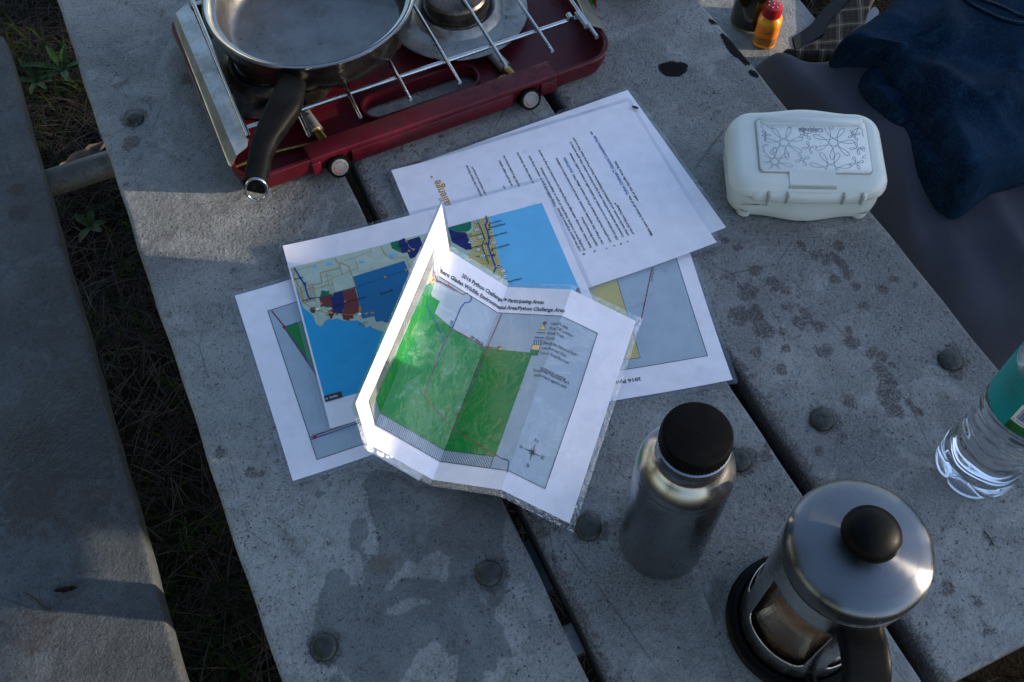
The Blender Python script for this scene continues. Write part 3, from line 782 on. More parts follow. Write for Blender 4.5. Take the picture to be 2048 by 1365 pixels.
Z5 = lambda S, pts: [S.uv(760+a/2.844, 170+b_/2.844) for a, b_ in pts]
TXT = [("Make sure to follow all of the", (1552,858), (1422,632), .0036, 'black', True), ("Python Challenge™ General Competition Rules", (1416,622), (1220,290), .0036, 'link', True), ("as", (1213,284), (1203,266), .0036, 'black', True),
 ("well as the Specific Area Rules.", (1472,660), (1340,432), .0036, 'black', True),
 ("of the 2016 Python Challenge™", (1447,850), (1345,670), .0033, 'black', False),
 ("other tourist services, are prohibited in Fakahatchee Strand Preserve State Park as part", (1418,858), (1105,300), .0033, 'black', False),
 ("l.", (1415,893), (1411,886), .0033, 'black', False), ("Commercial recreational activities, such as but not limited to airboat rides, guide services or", (1390,865), (1085,322), .0033, 'black', False),
 ("k.", (1378,908), (1371,896), .0033, 'black', False), ("Off-road vehicles are not permitted. All vehicle traffic is limited to public roadways.", (1358,880), (1083,385), .0033, 'black', False),
 ("j.", (1337,918), (1332,910), .0033, 'black', False), ("Live pythons should be dropped off at the nearest official FWC", (1318,893), (1103,508), .0033, 'black', False), ("drop off location.", (1098,499), (1048,412), .0033, 'link', False),
 ("i.", (1295,933), (1291,926), .0033, 'black', False), ("Use of traps, bait, explosives, chemicals, smoke and motorized tools is prohibited.", (1275,905), (1005,415), .0033, 'black', False),
 ("capture Burmese pythons.", (1240,915), (1150,750), .0033, 'black', False), ("h.", (1228,950), (1221,938), .0033, 'black', False),
 ("Snake hooks, snake tongs, snake bags and long-handled non-motorized tools may be used to", (1210,925), (905,370), .0033, 'black', False),
 ("(including bow or crossbow, bang-sticks, air guns, or slingshots) is prohibited.", (1172,940), (915,470), .0033, 'black', False), ("g.", (1164,968), (1157,956), .0033, 'black', True),
 ("Only live capture of pythons is allowed.", (1148,945), (1013,700), .0033, 'black', True), ("Taking wildlife with guns or weapons of any kind", (1008,690), (850,405), .0033, 'black', False),
 ("resource management or environmental needs, and certain areas may be closed for", (1105,958), (768,387), .0033, 'black', False),
 ("bicyclists 300 or cyclists and those who", (800,575), (705,402), .0033, 'black', False), ("at the park ranger station.", (760,572), (678,430), .0033, 'black', False), ("on.", (716,592), (704,572), .0033, 'black', False),
 ("for the removal and transport", (612,640), (530,466), .0033, 'black', False), ("participate in the Python Removal", (588,640), (495,460), .0033, 'black', False),
 ("Challenge", (425,735), (343,540), .0125, 'gold', True), ("™", (312,532), (306,518), .005, 'gold', True)]
for st, a, b_, sz, col, bold in TXT:
    (pa, pb) = Z5(rules, [a, b_])
    # all lines run along the short side: keep them parallel to it
    cu = (pa[0]+pb[0])/2
    rules.text(st, (cu, pa[1]), (cu, pb[1]), sz*1.12, col, 3, bold or True)
    if col == 'link': rules.line([(cu+.0006, pa[1]), (cu+.0006, pb[1])], .0003, 'link', 3)
rules.curls = ((LW, 0, .11, .0050), (0, LH, .08, .0035))
rules.finish()
# --- blue map
zS = .0046
A = at(567, 497, zS); B = at(1085, 362, zS)
bm_ = Flat('x', 'laminated blue sea map of south Florida, half covered by the folded green map', (0, 0), (1, 0), zS)
e = (B-A).normalized(); bm_.eu = e; bm_.ev = Vector((-e.y, e.x, 0)); bm_.o = A - bm_.ev*LH; bm_.root.location = bm_.o
Za = lambda pts: [bm_.uv(540+a/5.1125, 400+b_/5.1125) for a, b_ in pts]
Zb = lambda pts: [bm_.uv(880+a/6.203, 380+b_/6.203) for a, b_ in pts]
Zl = lambda pts: L6(bm_, pts)
c0 = Za([(218,722)])[0]; c1 = Zb([(1257,147)])[0]; c2 = Zl([(420,980)])[0]
mu0, mv1 = (c0[0]+c2[0])/2, (c0[1]+c1[1])/2; mu1 = c1[0]; mv0 = c2[1]
bm_.poly([(mu0, mv0), (mu1, mv0), (mu1, mv1), (mu0, mv1)], 'sea', 1)
bm_.poly([(mu0+(mu1-mu0)*.62, mv0), (mu1, mv0), (mu1, mv1), (mu0+(mu1-mu0)*.62, mv1)], 'sea_bright', 2)
tl = (mu0, mv1)
coast = Za([(250,830),(255,880),(290,960),(310,1030),(345,1110),(400,1150),(450,1200),(470,1270),(520,1300),(560,1250),(600,1215),(620,1230),(690,1215),(760,1240),(820,1240),(900,1235),(930,1255),(955,1290),(985,1310),(1020,1290),(1060,1320),(1120,1340),(1180,1360),(1300,1400),(1500,1500),(1700,1500)])
east = Zb([(850,1200),(800,1060),(770,960),(715,800),(680,620),(640,480),(605,318)])
east = [(e_[0], min(e_[1], mv1)) for e_ in east]; east[-1] = (east[-1][0], mv1)
bm_.poly([tl]+coast+east, 'land', 3)
def splat(center, rad, mat, layer, n=14, seed=0):
    rs = random.Random(seed); p = []
    for k in range(n):
        a = 2*math.pi*k/n; r_ = rad*rs.uniform(.55, 1.15); p.append((center[0]+r_*math.cos(a)*1.4, min(center[1]+r_*math.sin(a), mv1-.0002)))
    bm_.poly(p, mat, layer)
for i, (c, r_) in enumerate([((420,800),.006), ((500,770),.004), ((700,900),.005), ((760,690),.004), ((950,600),.006), ((1000,640),.005), ((1090,560),.004), ((1180,620),.006), ((860,780),.004), ((1050,520),.003), ((960,690),.005)]): splat(Za([c])[0], r_, 'pale', 4, seed=i)
for i, (c, r_) in enumerate([((560,960),.004), ((600,1070),.004), ((560,1040),.003), ((1240,520),.0), ((430,1120),.003)]):
    if r_: splat(Za([c])[0], r_, 'teal', 4, seed=40+i)
for i, (c, r_) in enumerate([((610,665),.0022), ((940,640),.002), ((1250,570),.003), ((460,690),.002), ((730,1030),.0)]):
    if r_: splat(Za([c])[0], r_, 'sea_bright', 5, seed=60+i)
bm_.poly(Za([(845,790),(1375,625),(1410,720),(1440,800),(1500,1150),(1300,1240),(1190,1260),(1150,1240),(1085,1250),(1065,1190),(950,1220),(920,1160),(910,1060),(880,910)]), 'big', 5)
bm_.poly(Za([(1230,440),(1305,420),(1345,545),(1250,500)]), 'teal', 5)
bm_.poly(Za([(1305,425),(1375,392),(1395,420),(1530,378),(1570,480),(1480,590),(1435,605),(1405,540),(1350,548)]), 'navy', 6)
for mat, pts in (('darkred', [(500,1000),(612,975),(640,1080),(660,1165),(625,1232),(600,1180),(595,1140),(640,1120),(615,1085),(560,1090),(515,1100),(520,1060)]), ('darkred', [(740,940),(870,905),(915,1080),(910,1150),(850,1180),(855,1215),(810,1220),(815,1240),(750,1225),(735,1170),(755,1110),(775,1080)]),
                 ('navy', [(612,972),(740,938),(775,1075),(745,1130),(735,1170),(660,1165)]), ('darkred', [(418,1140),(440,1120),(470,1135),(460,1160),(425,1160)])):
    bm_.poly(Za(pts), mat, 6)
rd = [([(220,730),(255,745),(250,800),(290,850),(280,900),(310,1000),(345,1060),(470,1125),(500,1140)],.0007), ([(240,760),(275,860),(310,900),(330,1000),(345,1060)],.0006), ([(300,920),(350,890),(535,855),(515,755),(720,700),(710,650),(680,640),(672,605)],.0008), ([(720,650),(805,685),(845,790),(880,900)],.0008), ([(300,960),(440,900),(465,1030),(490,1110),(500,1140),(600,1160)],.0006), ([(350,1060),(460,1030)],.0006), ([(620,810),(730,770),(900,700),(870,590)],.0004), ([(580,760),(600,860),(640,970)],.0004), ([(630,830),(665,950)],.0004), ([(540,800),(640,775)],.0004), ([(555,850),(640,820)],.0004), ([(545,890),(650,850)],.0004), ([(450,920),(640,870)],.0004), ([(500,1140),(560,1110),(640,1160),(740,1168),(800,1180),(905,1175)],.0006), ([(730,640),(870,595),(1040,530),(1030,500)],.0004), ([(1140,480),(1170,550),(1245,605),(1390,585),(1430,700)],.0005), ([(220,725),(300,730),(480,665),(540,640)],.0004), ([(720,710),(745,770)],.0004), ([(910,1060),(925,1110),(930,1230)],.0004), ([(330,870),(420,830)],.0004)]
for p, w in rd: bm_.line(Za(p), w, 'orange', 7)
for k in range(6): bm_.line(Za([(300+k*8, 930+k*26), (440+k*5, 895+k*26)]), .0004, 'orange', 7)
for k in range(4): bm_.line(Za([(320+k*42, 910-k*10), (350+k*42, 1040-k*8)]), .0004, 'orange', 7)
for p, w in [([(470,1150),(500,1200),(490,1250),(520,1290)],.0004), ([(560,1250),(590,1210),(580,1190)],.0003)]: bm_.line(Za(p), w, 'tan', 7)
bm_.line(Za([(255,715),(300,790),(355,870),(385,970),(405,1012),(450,1012)]), .0016, 'blue', 8)
bm_.line(Za([(450,1012),(500,1002),(870,898)]), .0010, 'forest', 8)
bm_.line(Za([(870,898),(1180,792),(1400,715)]), .0005, 'blue', 8); bm_.line(Za([(1395,425),(1430,490),(1468,512)]), .0005, 'sea_bright', 8); bm_.line(Za([(1350,548),(1500,500)]), .0004, 'blue', 8)
for c in [(1178,792),(1388,720),(1393,420),(1422,526),(1468,512),(637,970),(770,1045),(525,1065),(605,1158),(630,1160),(922,1108),(918,1135),(980,1168),(995,1162),(1042,1160),(1055,1160)]: bm_.disc(Za([c])[0], .0013, 'orange', 9)
for c in [(358,868)]: bm_.disc(Za([c])[0], .0019, 'blue', 9)
for c in [(640,988),(870,900),(682,1172)]:
    q = Za([c])[0]; bm_.poly([(q[0]-.0014, q[1]-.001), (q[0]+.0014, q[1]-.001), (q[0], q[1]+.0016)], 'forest', 9)
for c in [(488,1120),(918,1172)]: bm_.disc(Za([c])[0], .0018, 'white', 9, ry=.0014); bm_.text('41', (Za([c])[0][0]-.0009, Za([c])[0][1]-.0007), (Za([c])[0][0]+.0009, Za([c])[0][1]-.0007), .002)
def mtxt(st, a, b_, f=Za, sz=.0030, bold=True, col='black'):
    pa, pb = f([a, b_]); bm_.text(st, pa, (pb[0], pa[1]+(pb[1]-pa[1])*.4), sz, col, 10, bold)
mtxt('Bonita Bay', (255,832), (348,812)); mtxt('Naples', (345,1046), (425,1026)); mtxt('Fakahatchee Strand Preserve State Park', (665,1092), (985,1000)); mtxt('Big Cypress WMA', (1130,972), (1265,935))
mtxt('Rotenberger WMA', (1305,490), (1445,452)); mtxt('Chokoloskee', (900,1285), (1005,1258), bold=False); mtxt('Bay', (945,1295), (978,1288), bold=False); mtxt('Collier Seminole', (570,1190), (660,1180), sz=.002)
# east coast
bm_.poly([(p[0], min(p[1], mv1)) for p in Zb([(100,448),(380,372),(390,480),(360,510),(325,522),(205,525)])], 'teal', 5)
bm_.poly(Zb([(100,470),(205,528),(325,528),(345,590),(380,650),(395,740),(320,745),(150,650)]), 'navy', 6)
EC = Zb([(400,372),(605,318),(640,480),(680,620),(715,800),(770,960),(820,1090),(600,1000),(350,860),(390,740),(360,560),(420,480)])
bm_.poly([(p[0], min(p[1], mv1)) for p in EC], 'olive', 4)
for k in range(9): 
    p = Zb([(420+k*22, 372-k*5), (540+k*25, 930+k*8)]); bm_.line([(p[0][0], min(p[0][1], mv1)), p[1]], .0005, 'orange', 6)
for k in range(17): bm_.line(Zb([(395+k*6, 400+k*32), (610+k*9, 350+k*36)]), .0004, 'orange', 6)
rs = random.Random(5)
for k in range(60):
    f_ = rs.random(); y_ = 400+f_*560; x_ = 430+f_*120+rs.random()*200
    q = Zb([(x_, y_)])[0]; bm_.poly([(q[0]-.0011, q[1]-.0008), (q[0]+.0011, q[1]-.0008), (q[0]+.0011, q[1]+.0008), (q[0]-.0011, q[1]+.0008)], 'land', 5)
bm_.line(Zb([(455,380),(515,500),(555,610),(520,700),(560,810),(605,915)]), .0013, 'forest', 8); bm_.line(Zb([(355,590),(530,545)]), .0011, 'forest', 8); bm_.line(Zb([(450,830),(560,828)]), .0011, 'forest', 8); bm_.line(Zb([(570,825),(685,808)]), .0011, 'blue', 8)
bm_.line(Zb([(570,330),(588,395),(560,440),(590,510),(610,620),(600,700),(640,830),(695,970),(660,1040)]), .0016, 'blue', 8)
bm_.line(Zb([(690,965),(765,960)]), .0010, 'blue', 8)
for c, st in [((440,362),'808'), ((458,505),'441'), ((497,592),'814'), ((470,748),'817'), ((527,830),'84'), ((670,660),'870'), ((725,948),'1'), ((785,1012),'A1A'), ((805,1085),'934'), ((385,650),'98')]:
    q = Zb([c])[0]; q = (q[0], min(q[1], mv1-.002))
    bm_.disc(q, .0033, 'line', 9, ry=.0022, n=14); bm_.disc(q, .0029, 'white', 10, ry=.0018, n=14); bm_.text(st, (q[0]-.0019, q[1]-.0009), (q[0]+.0019, q[1]-.0009), .0025, layer=11, bold=True)
for st, a, b_ in [('Boca Raton', (615,432), (768,392)), ('Deerfield Beach', (612,488), (820,432)), ('Pompano Beach', (618,598), (835,535)), ('Fort Lauderdale', (650,748), (860,682)), ('Miami Beach', (840,1160), (1012,1105)), ('E.S. Taylor WMA - WCA 2A', (150,628), (398,552)), ('Everglades WMA 3A', (330,755), (515,708))]:
    pa, pb = Zb([a, b_]); bm_.text(st, pa, (pb[0], pa[1]), .0031, 'black', 12, True)
for c in [(612,445),(610,500),(615,605),(648,757),(322,535)]: bm_.disc(Zb([c])[0], .0010, 'black' if c[0] > 400 else 'orange', 11)
for c in [(577,672),(668,818)]:
    q = Zb([c])[0]; bm_.line([(q[0]-.002, q[1]), (q[0]+.002, q[1])], .0008, 'black', 11); bm_.line([(q[0], q[1]-.002), (q[0], q[1]+.002)], .0008, 'black', 11)
q = Zl([(418,980),(498,960),(494,946),(414,966)]); bm_.poly([(mu0, mv0), (q[1][0], mv0), (q[1][0], mv0+.0065), (mu0, mv0+.0065)], 'line', 11)
bm_.text('e Info', (mu0+.001, mv0+.002), (mu0+.0125, mv0+.002), .0036, 'white', 12)
q = Zb([(1660,1250),(1760,1290)]); bm_.poly([(q[0][0], q[1][1]), (mu1, q[1][1]), (mu1, q[1][1]+.0075), (q[0][0]+.003, q[1][1]+.0075)], 'line', 11)
bm_.curls = ((0, LH, .10, .0045),)
bm_.finish()

# --- the folded map
FT = [Vector(p) for p in [(0.1764, 0.5548, 0.1167), (0.1784, 0.5518, 0.0474), (0.2216, 0.5121, 0.0107), (0.2693, 0.4682, 0.0358), (0.3179, 0.4229, 0.0115)]]
FB = [Vector(p) for p in [(0.0346, 0.3927, 0.1214), (0.0341, 0.3907, 0.0514), (0.0761, 0.3526, 0.0107), (0.1238, 0.3085, 0.0359), (0.1693, 0.2666, 0.006)]]
PXT = [(882,415),(905,500),(1013,568),(1132,576),(1277,648)]; PXB = [(712,803),(733,890),(869,957),(1004,983),(1138,1050)]
def project(P):
    q = CAM_R.transposed() @ (P-CAM_P)
    return (1024+F_PX*q.x/-q.z, 682.5-F_PX*q.y/-q.z)
class Folded(Sheet):
    PW = LW/4
    def __init__(s):
        super().__init__()
        s.base = Vector((.17, .42, .0046))
        s.root = thing('folded_map', 'folded laminated green park map with its left panel standing upright on the other sheets', 'map', tuple(s.base))
        s.H = []
        for i in range(4):
            src = [(i*s.PW, 0), ((i+1)*s.PW, 0), ((i+1)*s.PW, LH), (i*s.PW, LH)]
            dst = [project(FB[i]), project(FB[i+1]), project(FT[i+1]), project(FT[i])]
            s.H.append(homog(dst, src))
    def pt(s, u, v, dz=0.0):
        i = min(max(int(u/s.PW), 0), 3)
        return s.pt_in(i, u, v, dz)
    def pt_in(s, i, u, v, dz, side=None):
        a, t_ = u/s.PW-i, v/LH
        b0, b1, t0, t1 = FB[i], FB[i+1], FT[i], FT[i+1]
        low = (t_ <= a) if side is None else side
        if low: p = b0+(b1-b0)*a+(t1-b1)*t_; n = (b1-b0).cross(t1-b1)
        else: p = b0+(t0-b0)*t_+(t1-t0)*a; n = (t1-t0).cross(t0-b0)
        n.normalize()
        return p+n*dz
    def uv(s, px, py):
        best = None
        for i in range(4):
            h = s.H[i] @ np.array([px, py, 1.0]); u, v = h[0]/h[2], h[1]/h[2]
            e_ = max(i*s.PW-u, u-(i+1)*s.PW, 0)
            if best is None or e_ < best[0]: best = (e_, u, v)
        return best[1], best[2]
    def clip(s, tri):
        """split a triangle along the folds and each panel's diagonal"""
        for i in range(4):
            p = tri
            if i > 0: p = half(p, lambda q: q[0]-i*s.PW)
            if i < 3: p = half(p, lambda q: (i+1)*s.PW-q[0])
            if len(p) < 3: continue
            for side in (True, False):
                f = (lambda q: (q[0]/s.PW-i)-q[1]/LH) if side else (lambda q: q[1]/LH-(q[0]/s.PW-i))
                r_ = half(p, f)
                if len(r_) >= 3: yield i, side, r_
    def emit(s, tris, name, mat, smooth=None, kind=None, panels=(0, 1, 2, 3)):
        b_ = MB(); v = []; fc = []
        for layer, t_ in tris:
            ar = (t_[1][0]-t_[0][0])*(t_[2][1]-t_[0][1])-(t_[1][1]-t_[0][1])*(t_[2][0]-t_[0][0])
            if abs(ar) < 1e-13: continue
            dz = layer*LAYER
            if ar < 0: t_ = [t_[0], t_[2], t_[1]]
            for i, side, r_ in s.clip(t_):
                if i not in panels: continue
                k = len(v); v += [s.pt_in(i, q[0], q[1], dz, side) for q in r_]; fc.append(tuple(range(k, k+len(r_))))
        if fc: b_.add(v, fc); b_.build(name, mat, s.root, smooth, kind=kind)
    def finish(s):
        sq = lambda u0, v0, u1, v1: [[(u0, v0), (u1, v0), (u1, v1)], [(u0, v0), (u1, v1), (u0, v1)]]
        s.emit([(0, t_) for t_ in sq(0, 0, LW, LH)], 'paper', ink('paper', True))
        m_ = .0060
        n = 40; ring = []
        o_ = rrect(-m_, -m_, LW+m_, LH+m_, .005, 0, 3)
        T_ = sq(-m_, -m_, LW+m_, 0)+sq(-m_, LH, LW+m_, LH+m_)+sq(-m_, 0, 0, LH)+sq(LW, 0, LW+m_, LH)
        s.emit([(0, t_) for t_ in T_], 'laminate_border', M_FILMW)
        for (part, mat, _), tris in s.tri.items():
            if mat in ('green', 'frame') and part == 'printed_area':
                s.emit(tris, part, ink(mat, True), panels=(0, 1, 3)); s.emit(tris, part, ink(mat, True, True), panels=(2,))  # third panel gets the copy with weaker painted glare
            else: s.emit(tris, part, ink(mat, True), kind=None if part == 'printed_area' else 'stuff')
def half(p, f):
    out = []
    for a, b_ in zip(p, p[1:]+p[:1]):
        fa, fb = f(a), f(b_)
        if fa >= 0: out.append(a)
        if (fa > 0 and fb < 0) or (fa < 0 and fb > 0):
            t_ = fa/(fa-fb); out.append((a[0]+(b_[0]-a[0])*t_, a[1]+(b_[1]-a[1])*t_))
    return out
def homog(src, dst):
    A_ = []; y_ = []
    for (x, y), (u, v) in zip(src, dst):
        A_ += [[x, y, 1, 0, 0, 0, -u*x, -u*y], [0, 0, 0, x, y, 1, -v*x, -v*y]]; y_ += [u, v]
    h = np.linalg.solve(np.array(A_, float), np.array(y_, float))
    return np.append(h, 1).reshape(3, 3)
fm = Folded()
PW = fm.PW
Z7 = lambda pts: [fm.uv(680+a/2.4375, 520+b_/2.4375) for a, b_ in pts]
Zf = lambda pts: [fm.uv(540+a/5.1125, 400+b_/5.1125) for a, b_ in pts]
f0 = Z7([(1256,375),(985,1122),(760,250),(500,980)])
fr_u1 = (f0[0][0]+f0[1][0])/2; fr_v1 = (f0[0][1]+f0[2][1])/2; fr_v0 = (f0[1][1]+f0[3][1])/2; fr_u0 = PW*.40
SP = fm
SP.poly([(fr_u0, fr_v0), (fr_u1, fr_v0), (fr_u1, fr_v1), (fr_u0, fr_v1)], 'frame', 1)
def rect(u0, v0, u1, v1): return [(u0, v0), (u1, v0), (u1, v1), (u0, v1)]
SP.line(rect(fr_u0, fr_v0, fr_u1, fr_v1)+[(fr_u0, fr_v0)], .0006, 'line', 6)
# grey strip at the left, hatched park at the bottom
gA = Z7([(890,443),(802,990),(695,425),(522,912)])
hv = (Z7([(522,912)])[0][1]+Z7([(195,740)])[0][1]+Z7([(800,990)])[0][1]+Z7([(515,940)])[0][1])/4
gu1 = (gA[0][0]+gA[1][0])/2
gx = PW*.60
SP.poly([(fr_u0, fr_v0), (gx, fr_v0), (gx, hv), (gx, fr_v1-.004), (fr_u0, fr_v1-.004)], 'grey', 2)
SP.poly([(gx, fr_v0), (gu1-.001, fr_v0), (gu1-.001, hv), (gx, hv)], 'frame', 2)
k = gx-.03
while k < gu1:
    a = (k, hv); b_ = (k+.011, fr_v0)
    if a[0] < gx: 
        t_ = (gx-a[0])/(b_[0]-a[0]); a = (gx, hv+(fr_v0-hv)*t_) if t_ < 1 else None
    if a is not None and b_[0] > gu1-.001:
        t_ = (gu1-.001-a[0])/(b_[0]-a[0]); b_ = (gu1-.001, a[1]+(b_[1]-a[1])*t_)
    if a is not None: SP.line([a, b_], .00042, 'line', 4)
    k += .0026
SP.line([(gx, hv), (gu1-.001, hv), (gu1-.001, fr_v0)], .0005, 'line', 5)
gr = Z7([(485,205),(450,288),(540,338),(695,425),(720,428),(890,443)])
gtop1 = Z7([(440,180)])[0][1]
stepv = Z7([(485,205)])[0]; st2 = Z7([(450,288)])[0]; roadL = Z7([(540,338)])[0]; roadR = Z7([(700,427)])[0]
rv = (roadL[1]+roadR[1])/2
green = [(gx, hv), (gu1, hv), (gu1, rv-.002), (roadR[0], rv), (roadL[0], rv), (st2[0], rv+.004), (st2[0], stepv[1]), (PW*1.02, stepv[1]), (PW*.93, stepv[1]+.012), (gx+.004, fr_v1-.028)]
SP.poly(green, 'green', 3)
SP.poly([(gx+.001, fr_v1-.028), (PW*.93, stepv[1]+.014), (PW*.90, fr_v1-.012), (gx+.003, fr_v1-.014)], 'cream', 3)
SP.line([(gx-.003, fr_v1-.006), (PW*.80, fr_v1-.013), (PW*.98, fr_v1-.008), (PW*1.05, fr_v1-.0045), (PW*1.2, fr_v1-.004)], .0007, 'red', 5)
SP.line([(PW*.80, fr_v1-.005), (PW*.80, fr_v1-.05), (PW*.86, fr_v1-.10)], .0006, 'red', 5)
SP.line([(gx+.0015, fr_v1-.02), (gx+.0015, fr_v1-.07)], .0006, 'blue', 5)
q = (PW*.83, fr_v1-.016); SP.poly([(q[0]-.002, q[1]-.002), (q[0]+.002, q[1]-.002), (q[0], q[1]+.002)], 'yellow', 6); SP.disc((q[0]-.001, q[1]+.002), .0014, 'red', 7)
SP.line(Z7([(455,90),(530,130),(595,172),(620,165)]), .0009, 'red', 5); SP.line(Z7([(528,120),(524,136)]), .0008, 'red', 5)
SP.line(Z7([(445,60),(460,95)]), .0008, 'red', 5)
SP.line(Z7([(448,70),(420,150),(415,230),(508,405)]), .0009, 'blue', 5)
SP.line(Z7([(632,178),(640,190),(630,208),(605,213),(585,238),(545,335)]), .0011, 'blue', 5); SP.line(Z7([(545,335),(508,405),(410,645)]), .0008, 'blue', 5)
SP.line(Z7([(542,338),(505,405),(408,650),(410,672),(552,827),(790,970),(806,972)]), .0007, 'wine', 6)
SP.line(Z7([(789,265),(718,430),(555,825)]), .0008, 'wine', 6); SP.line(Z7([(700,480),(630,660)]), .0006, 'blue', 5)
SP.line(Z7([(542,340),(698,425)])+Z7([(702,427),(775,430)]), .0009, 'red', 6)
SP.line(Z7([(795,972),(818,976),(823,985),(820,1010),(815,1035)]), .0009, 'blue', 6)
SP.disc(Z7([(774,430)])[0], .0020, 'red', 7); q = Z7([(785,433)])[0]; SP.poly([(q[0]-.0026, q[1]-.0022), (q[0]+.0026, q[1]-.0022), (q[0], q[1]+.0026)], 'line', 7); SP.poly([(q[0]-.0020, q[1]-.0018), (q[0]+.0020, q[1]-.0018), (q[0], q[1]+.0019)], 'yellow', 8)
def ft(st, a, b_, sz, bold=False, italic=False, level=True, col='black'):
    pa, pb = Z7([a, b_])
    if level: pb = (pb[0], pa[1]); 
    SP.text(st, pa, pb, sz, col, 8, bold, italic)
def ftc(st, a, b_, v, sz, **k):
    pa, pb = Z7([a, b_]); SP.text(st, (pa[0], v), (pb[0], v), sz, 'black', 8, **k)
va = Z7([(590,92),(800,195)]); v1 = (Z7([(590,90)])[0][1]+Z7([(990,212)])[0][1])/2; v2 = (Z7([(490,68)])[0][1]+Z7([(1090,262)])[0][1])/2
ftc('2016 Python Challenge™ Participating Areas', (588,90), (994,212), v1, .0062, bold=True)
ftc('Southern Glades Wildlife Environmental Area/Python Challenge Area', (470,62), (1092,262), v2, .0062, bold=True)
ft('Ingraham Hwy 9336', (462,95), (560,148), .0040)
ft('SW 424th St', (632,384), (696,416), .0042, bold=True)
pa, pb = Z7([(540,338),(550,305)]); SP.text('C-111E', pa, pb, .0040, 'black', 8, True)
ft('C-111', (592,845), (618,855), .0040, level=False)
pa, pb = Z7([(572,780),(582,750)]); SP.text('C-110', pa, pb, .0036, 'line', 8)
leg = [('Land Access', (1030,316), (1105,348)), ('Drop Off Locations', (1020,340), (1130,390)), ('Roads/Trails', (1010,366), (1084,398)), ('Canals', (1003,388), (1043,404)), ('Everglades National Park*', (992,412), (1148,482)), ('Live Removal Only', (984,436), (1095,488)), ('Live or Dead Removal', (975,460), (1106,520))]
lu = min(Z7([l[1]])[0][0] for l in leg)
lv = np.polyfit(range(7), [Z7([l[1]])[0][1] for l in leg], 1)
for i, (st, a, b_) in enumerate(leg):
    pa, pb = Z7([a, b_]); v = lv[0]*i+lv[1]
    SP.text(st, (pa[0], v), (pb[0], v), .0046, 'black', 8)
lx = Z7([(1004,308)])[0][0]-.0012; vv = lambda i: lv[0]*i+lv[1]+.0014
SP.disc((lx, vv(0)), .0021, 'line', 6); SP.disc((lx, vv(0)), .0019, 'red', 7)
SP.poly([(lx-.0036, vv(1)-.0022), (lx+.0036, vv(1)-.0022), (lx, vv(1)+.0034)], 'line', 6); SP.poly([(lx-.0030, vv(1)-.0019), (lx+.0030, vv(1)-.0019), (lx, vv(1)+.0028)], 'yellow', 7)
SP.line([(lx-.0044, vv(2)), (lx+.0044, vv(2))], .0008, 'red', 7); SP.line([(lx-.0044, vv(3)), (lx+.0044, vv(3))], .0009, 'blue', 7)
for i, mt in ((4, 'frame'), (5, 'cream'), (6, 'green')):
    SP.poly(rect(lx-.0044, vv(i)-.0030, lx+.0044, vv(i)+.0030), 'line', 5); SP.poly(rect(lx-.0040, vv(i)-.0026, lx+.0040, vv(i)+.0026), mt, 6)
for k in range(4): SP.line([(lx-.0038+k*.0020, vv(4)+.0025), (lx-.0024+k*.0020, vv(4)-.0025)], .0005, 'line', 7)
for i, (st, a, b_) in enumerate([('*Limited to existing', (970,536), (1092,590)), ('Everglades National Park', (942,545), (1107,622)), ('authorized agents only', (946,568), (1095,636))]):
    pa, pb = Z7([a, b_]); c_ = (pa[0]+pb[0])/2
    SP.text(st, (pa[0], pa[1]), (pb[0], pa[1]), .0046, 'black', 8)
# compass rose
cc = Z7([(930,950)])[0]
for k in range(8):
    a = math.pi/4*k; L = .0078 if k % 2 == 0 else .0036; w = .0012
    tip = (cc[0]+L*math.sin(a), cc[1]+L*math.cos(a)); sd = (math.cos(a)*w, -math.sin(a)*w)
    SP.put('line', 7+k % 2, [[(cc[0]+sd[0], cc[1]+sd[1]), tip, (cc[0]-sd[0]*.2, cc[1]-sd[1]*.2)]], 'compass_rose'); SP.line([cc, tip], .0005, 'line', 7, 'compass_rose')
for ch, dx, dy in (('N', 0, .0118), ('S', 0, -.0128), ('E', .0108, 0), ('W', -.0112, 0)):
    SP.text(ch, (cc[0]+dx-.0016, cc[1]+dy-.0016), (cc[0]+dx+.0016, cc[1]+dy-.0016), .0046, 'black', 8)
fm.finish()

# --- water beads on the sheets
dr = MB(); rs = random.Random(3)
FLATS = [left, right, rules, bm_]
def top_sheet(x, y):
    hit = None
    for s_ in FLATS:
        p = Vector((x, y, s_.z))-s_.o; u, v = p.dot(s_.eu), p.dot(s_.ev)
        if .003 < u < s_.w-.003 and .003 < v < s_.h-.003: hit = s_
    return hit
cnt = 0
while cnt < 330:
    px, py = rs.uniform(480, 1470), rs.uniform(200, 900)
    p = at(px, py, .004); s_ = top_sheet(p.x, p.y)
    if s_ is None: continue
    keep = {right: 1.0, rules: .55, bm_: .75, left: .25}[s_]
    if rs.random() > keep: continue
    # not under the folded map
    if (Vector((p.x, p.y))-Vector((.18, .41))).length < .10: continue
    r_ = .0005+.0011*rs.random()**2.5+(.0009 if rs.random() < .06 else 0)
    cnt += 1
    el = rs.uniform(1, 1.5); an = rs.uniform(0, 3.1)
    pl = Vector((p.x, p.y, s_.z))-s_.o; lf_ = s_.lift(pl.dot(s_.eu), pl.dot(s_.ev))
    rows = []
    for zz, rr in ((0, 1), (.28, .9), (.46, .62), (.54, .3)):
        rows.append([(p.x+r_*rr*(math.cos(a)*el*math.cos(an)-math.sin(a)*math.sin(an)), p.y+r_*rr*(math.cos(a)*el*math.sin(an)+math.sin(a)*math.cos(an)), s_.z+lf_+LAYER*13+r_*zz) for a in [2*math.pi*k/10 for k in range(10)]])
    k0 = len(dr.v); dr.grid(rows, closed_u=True); dr.f.append(tuple(range(k0+30, k0+40)))
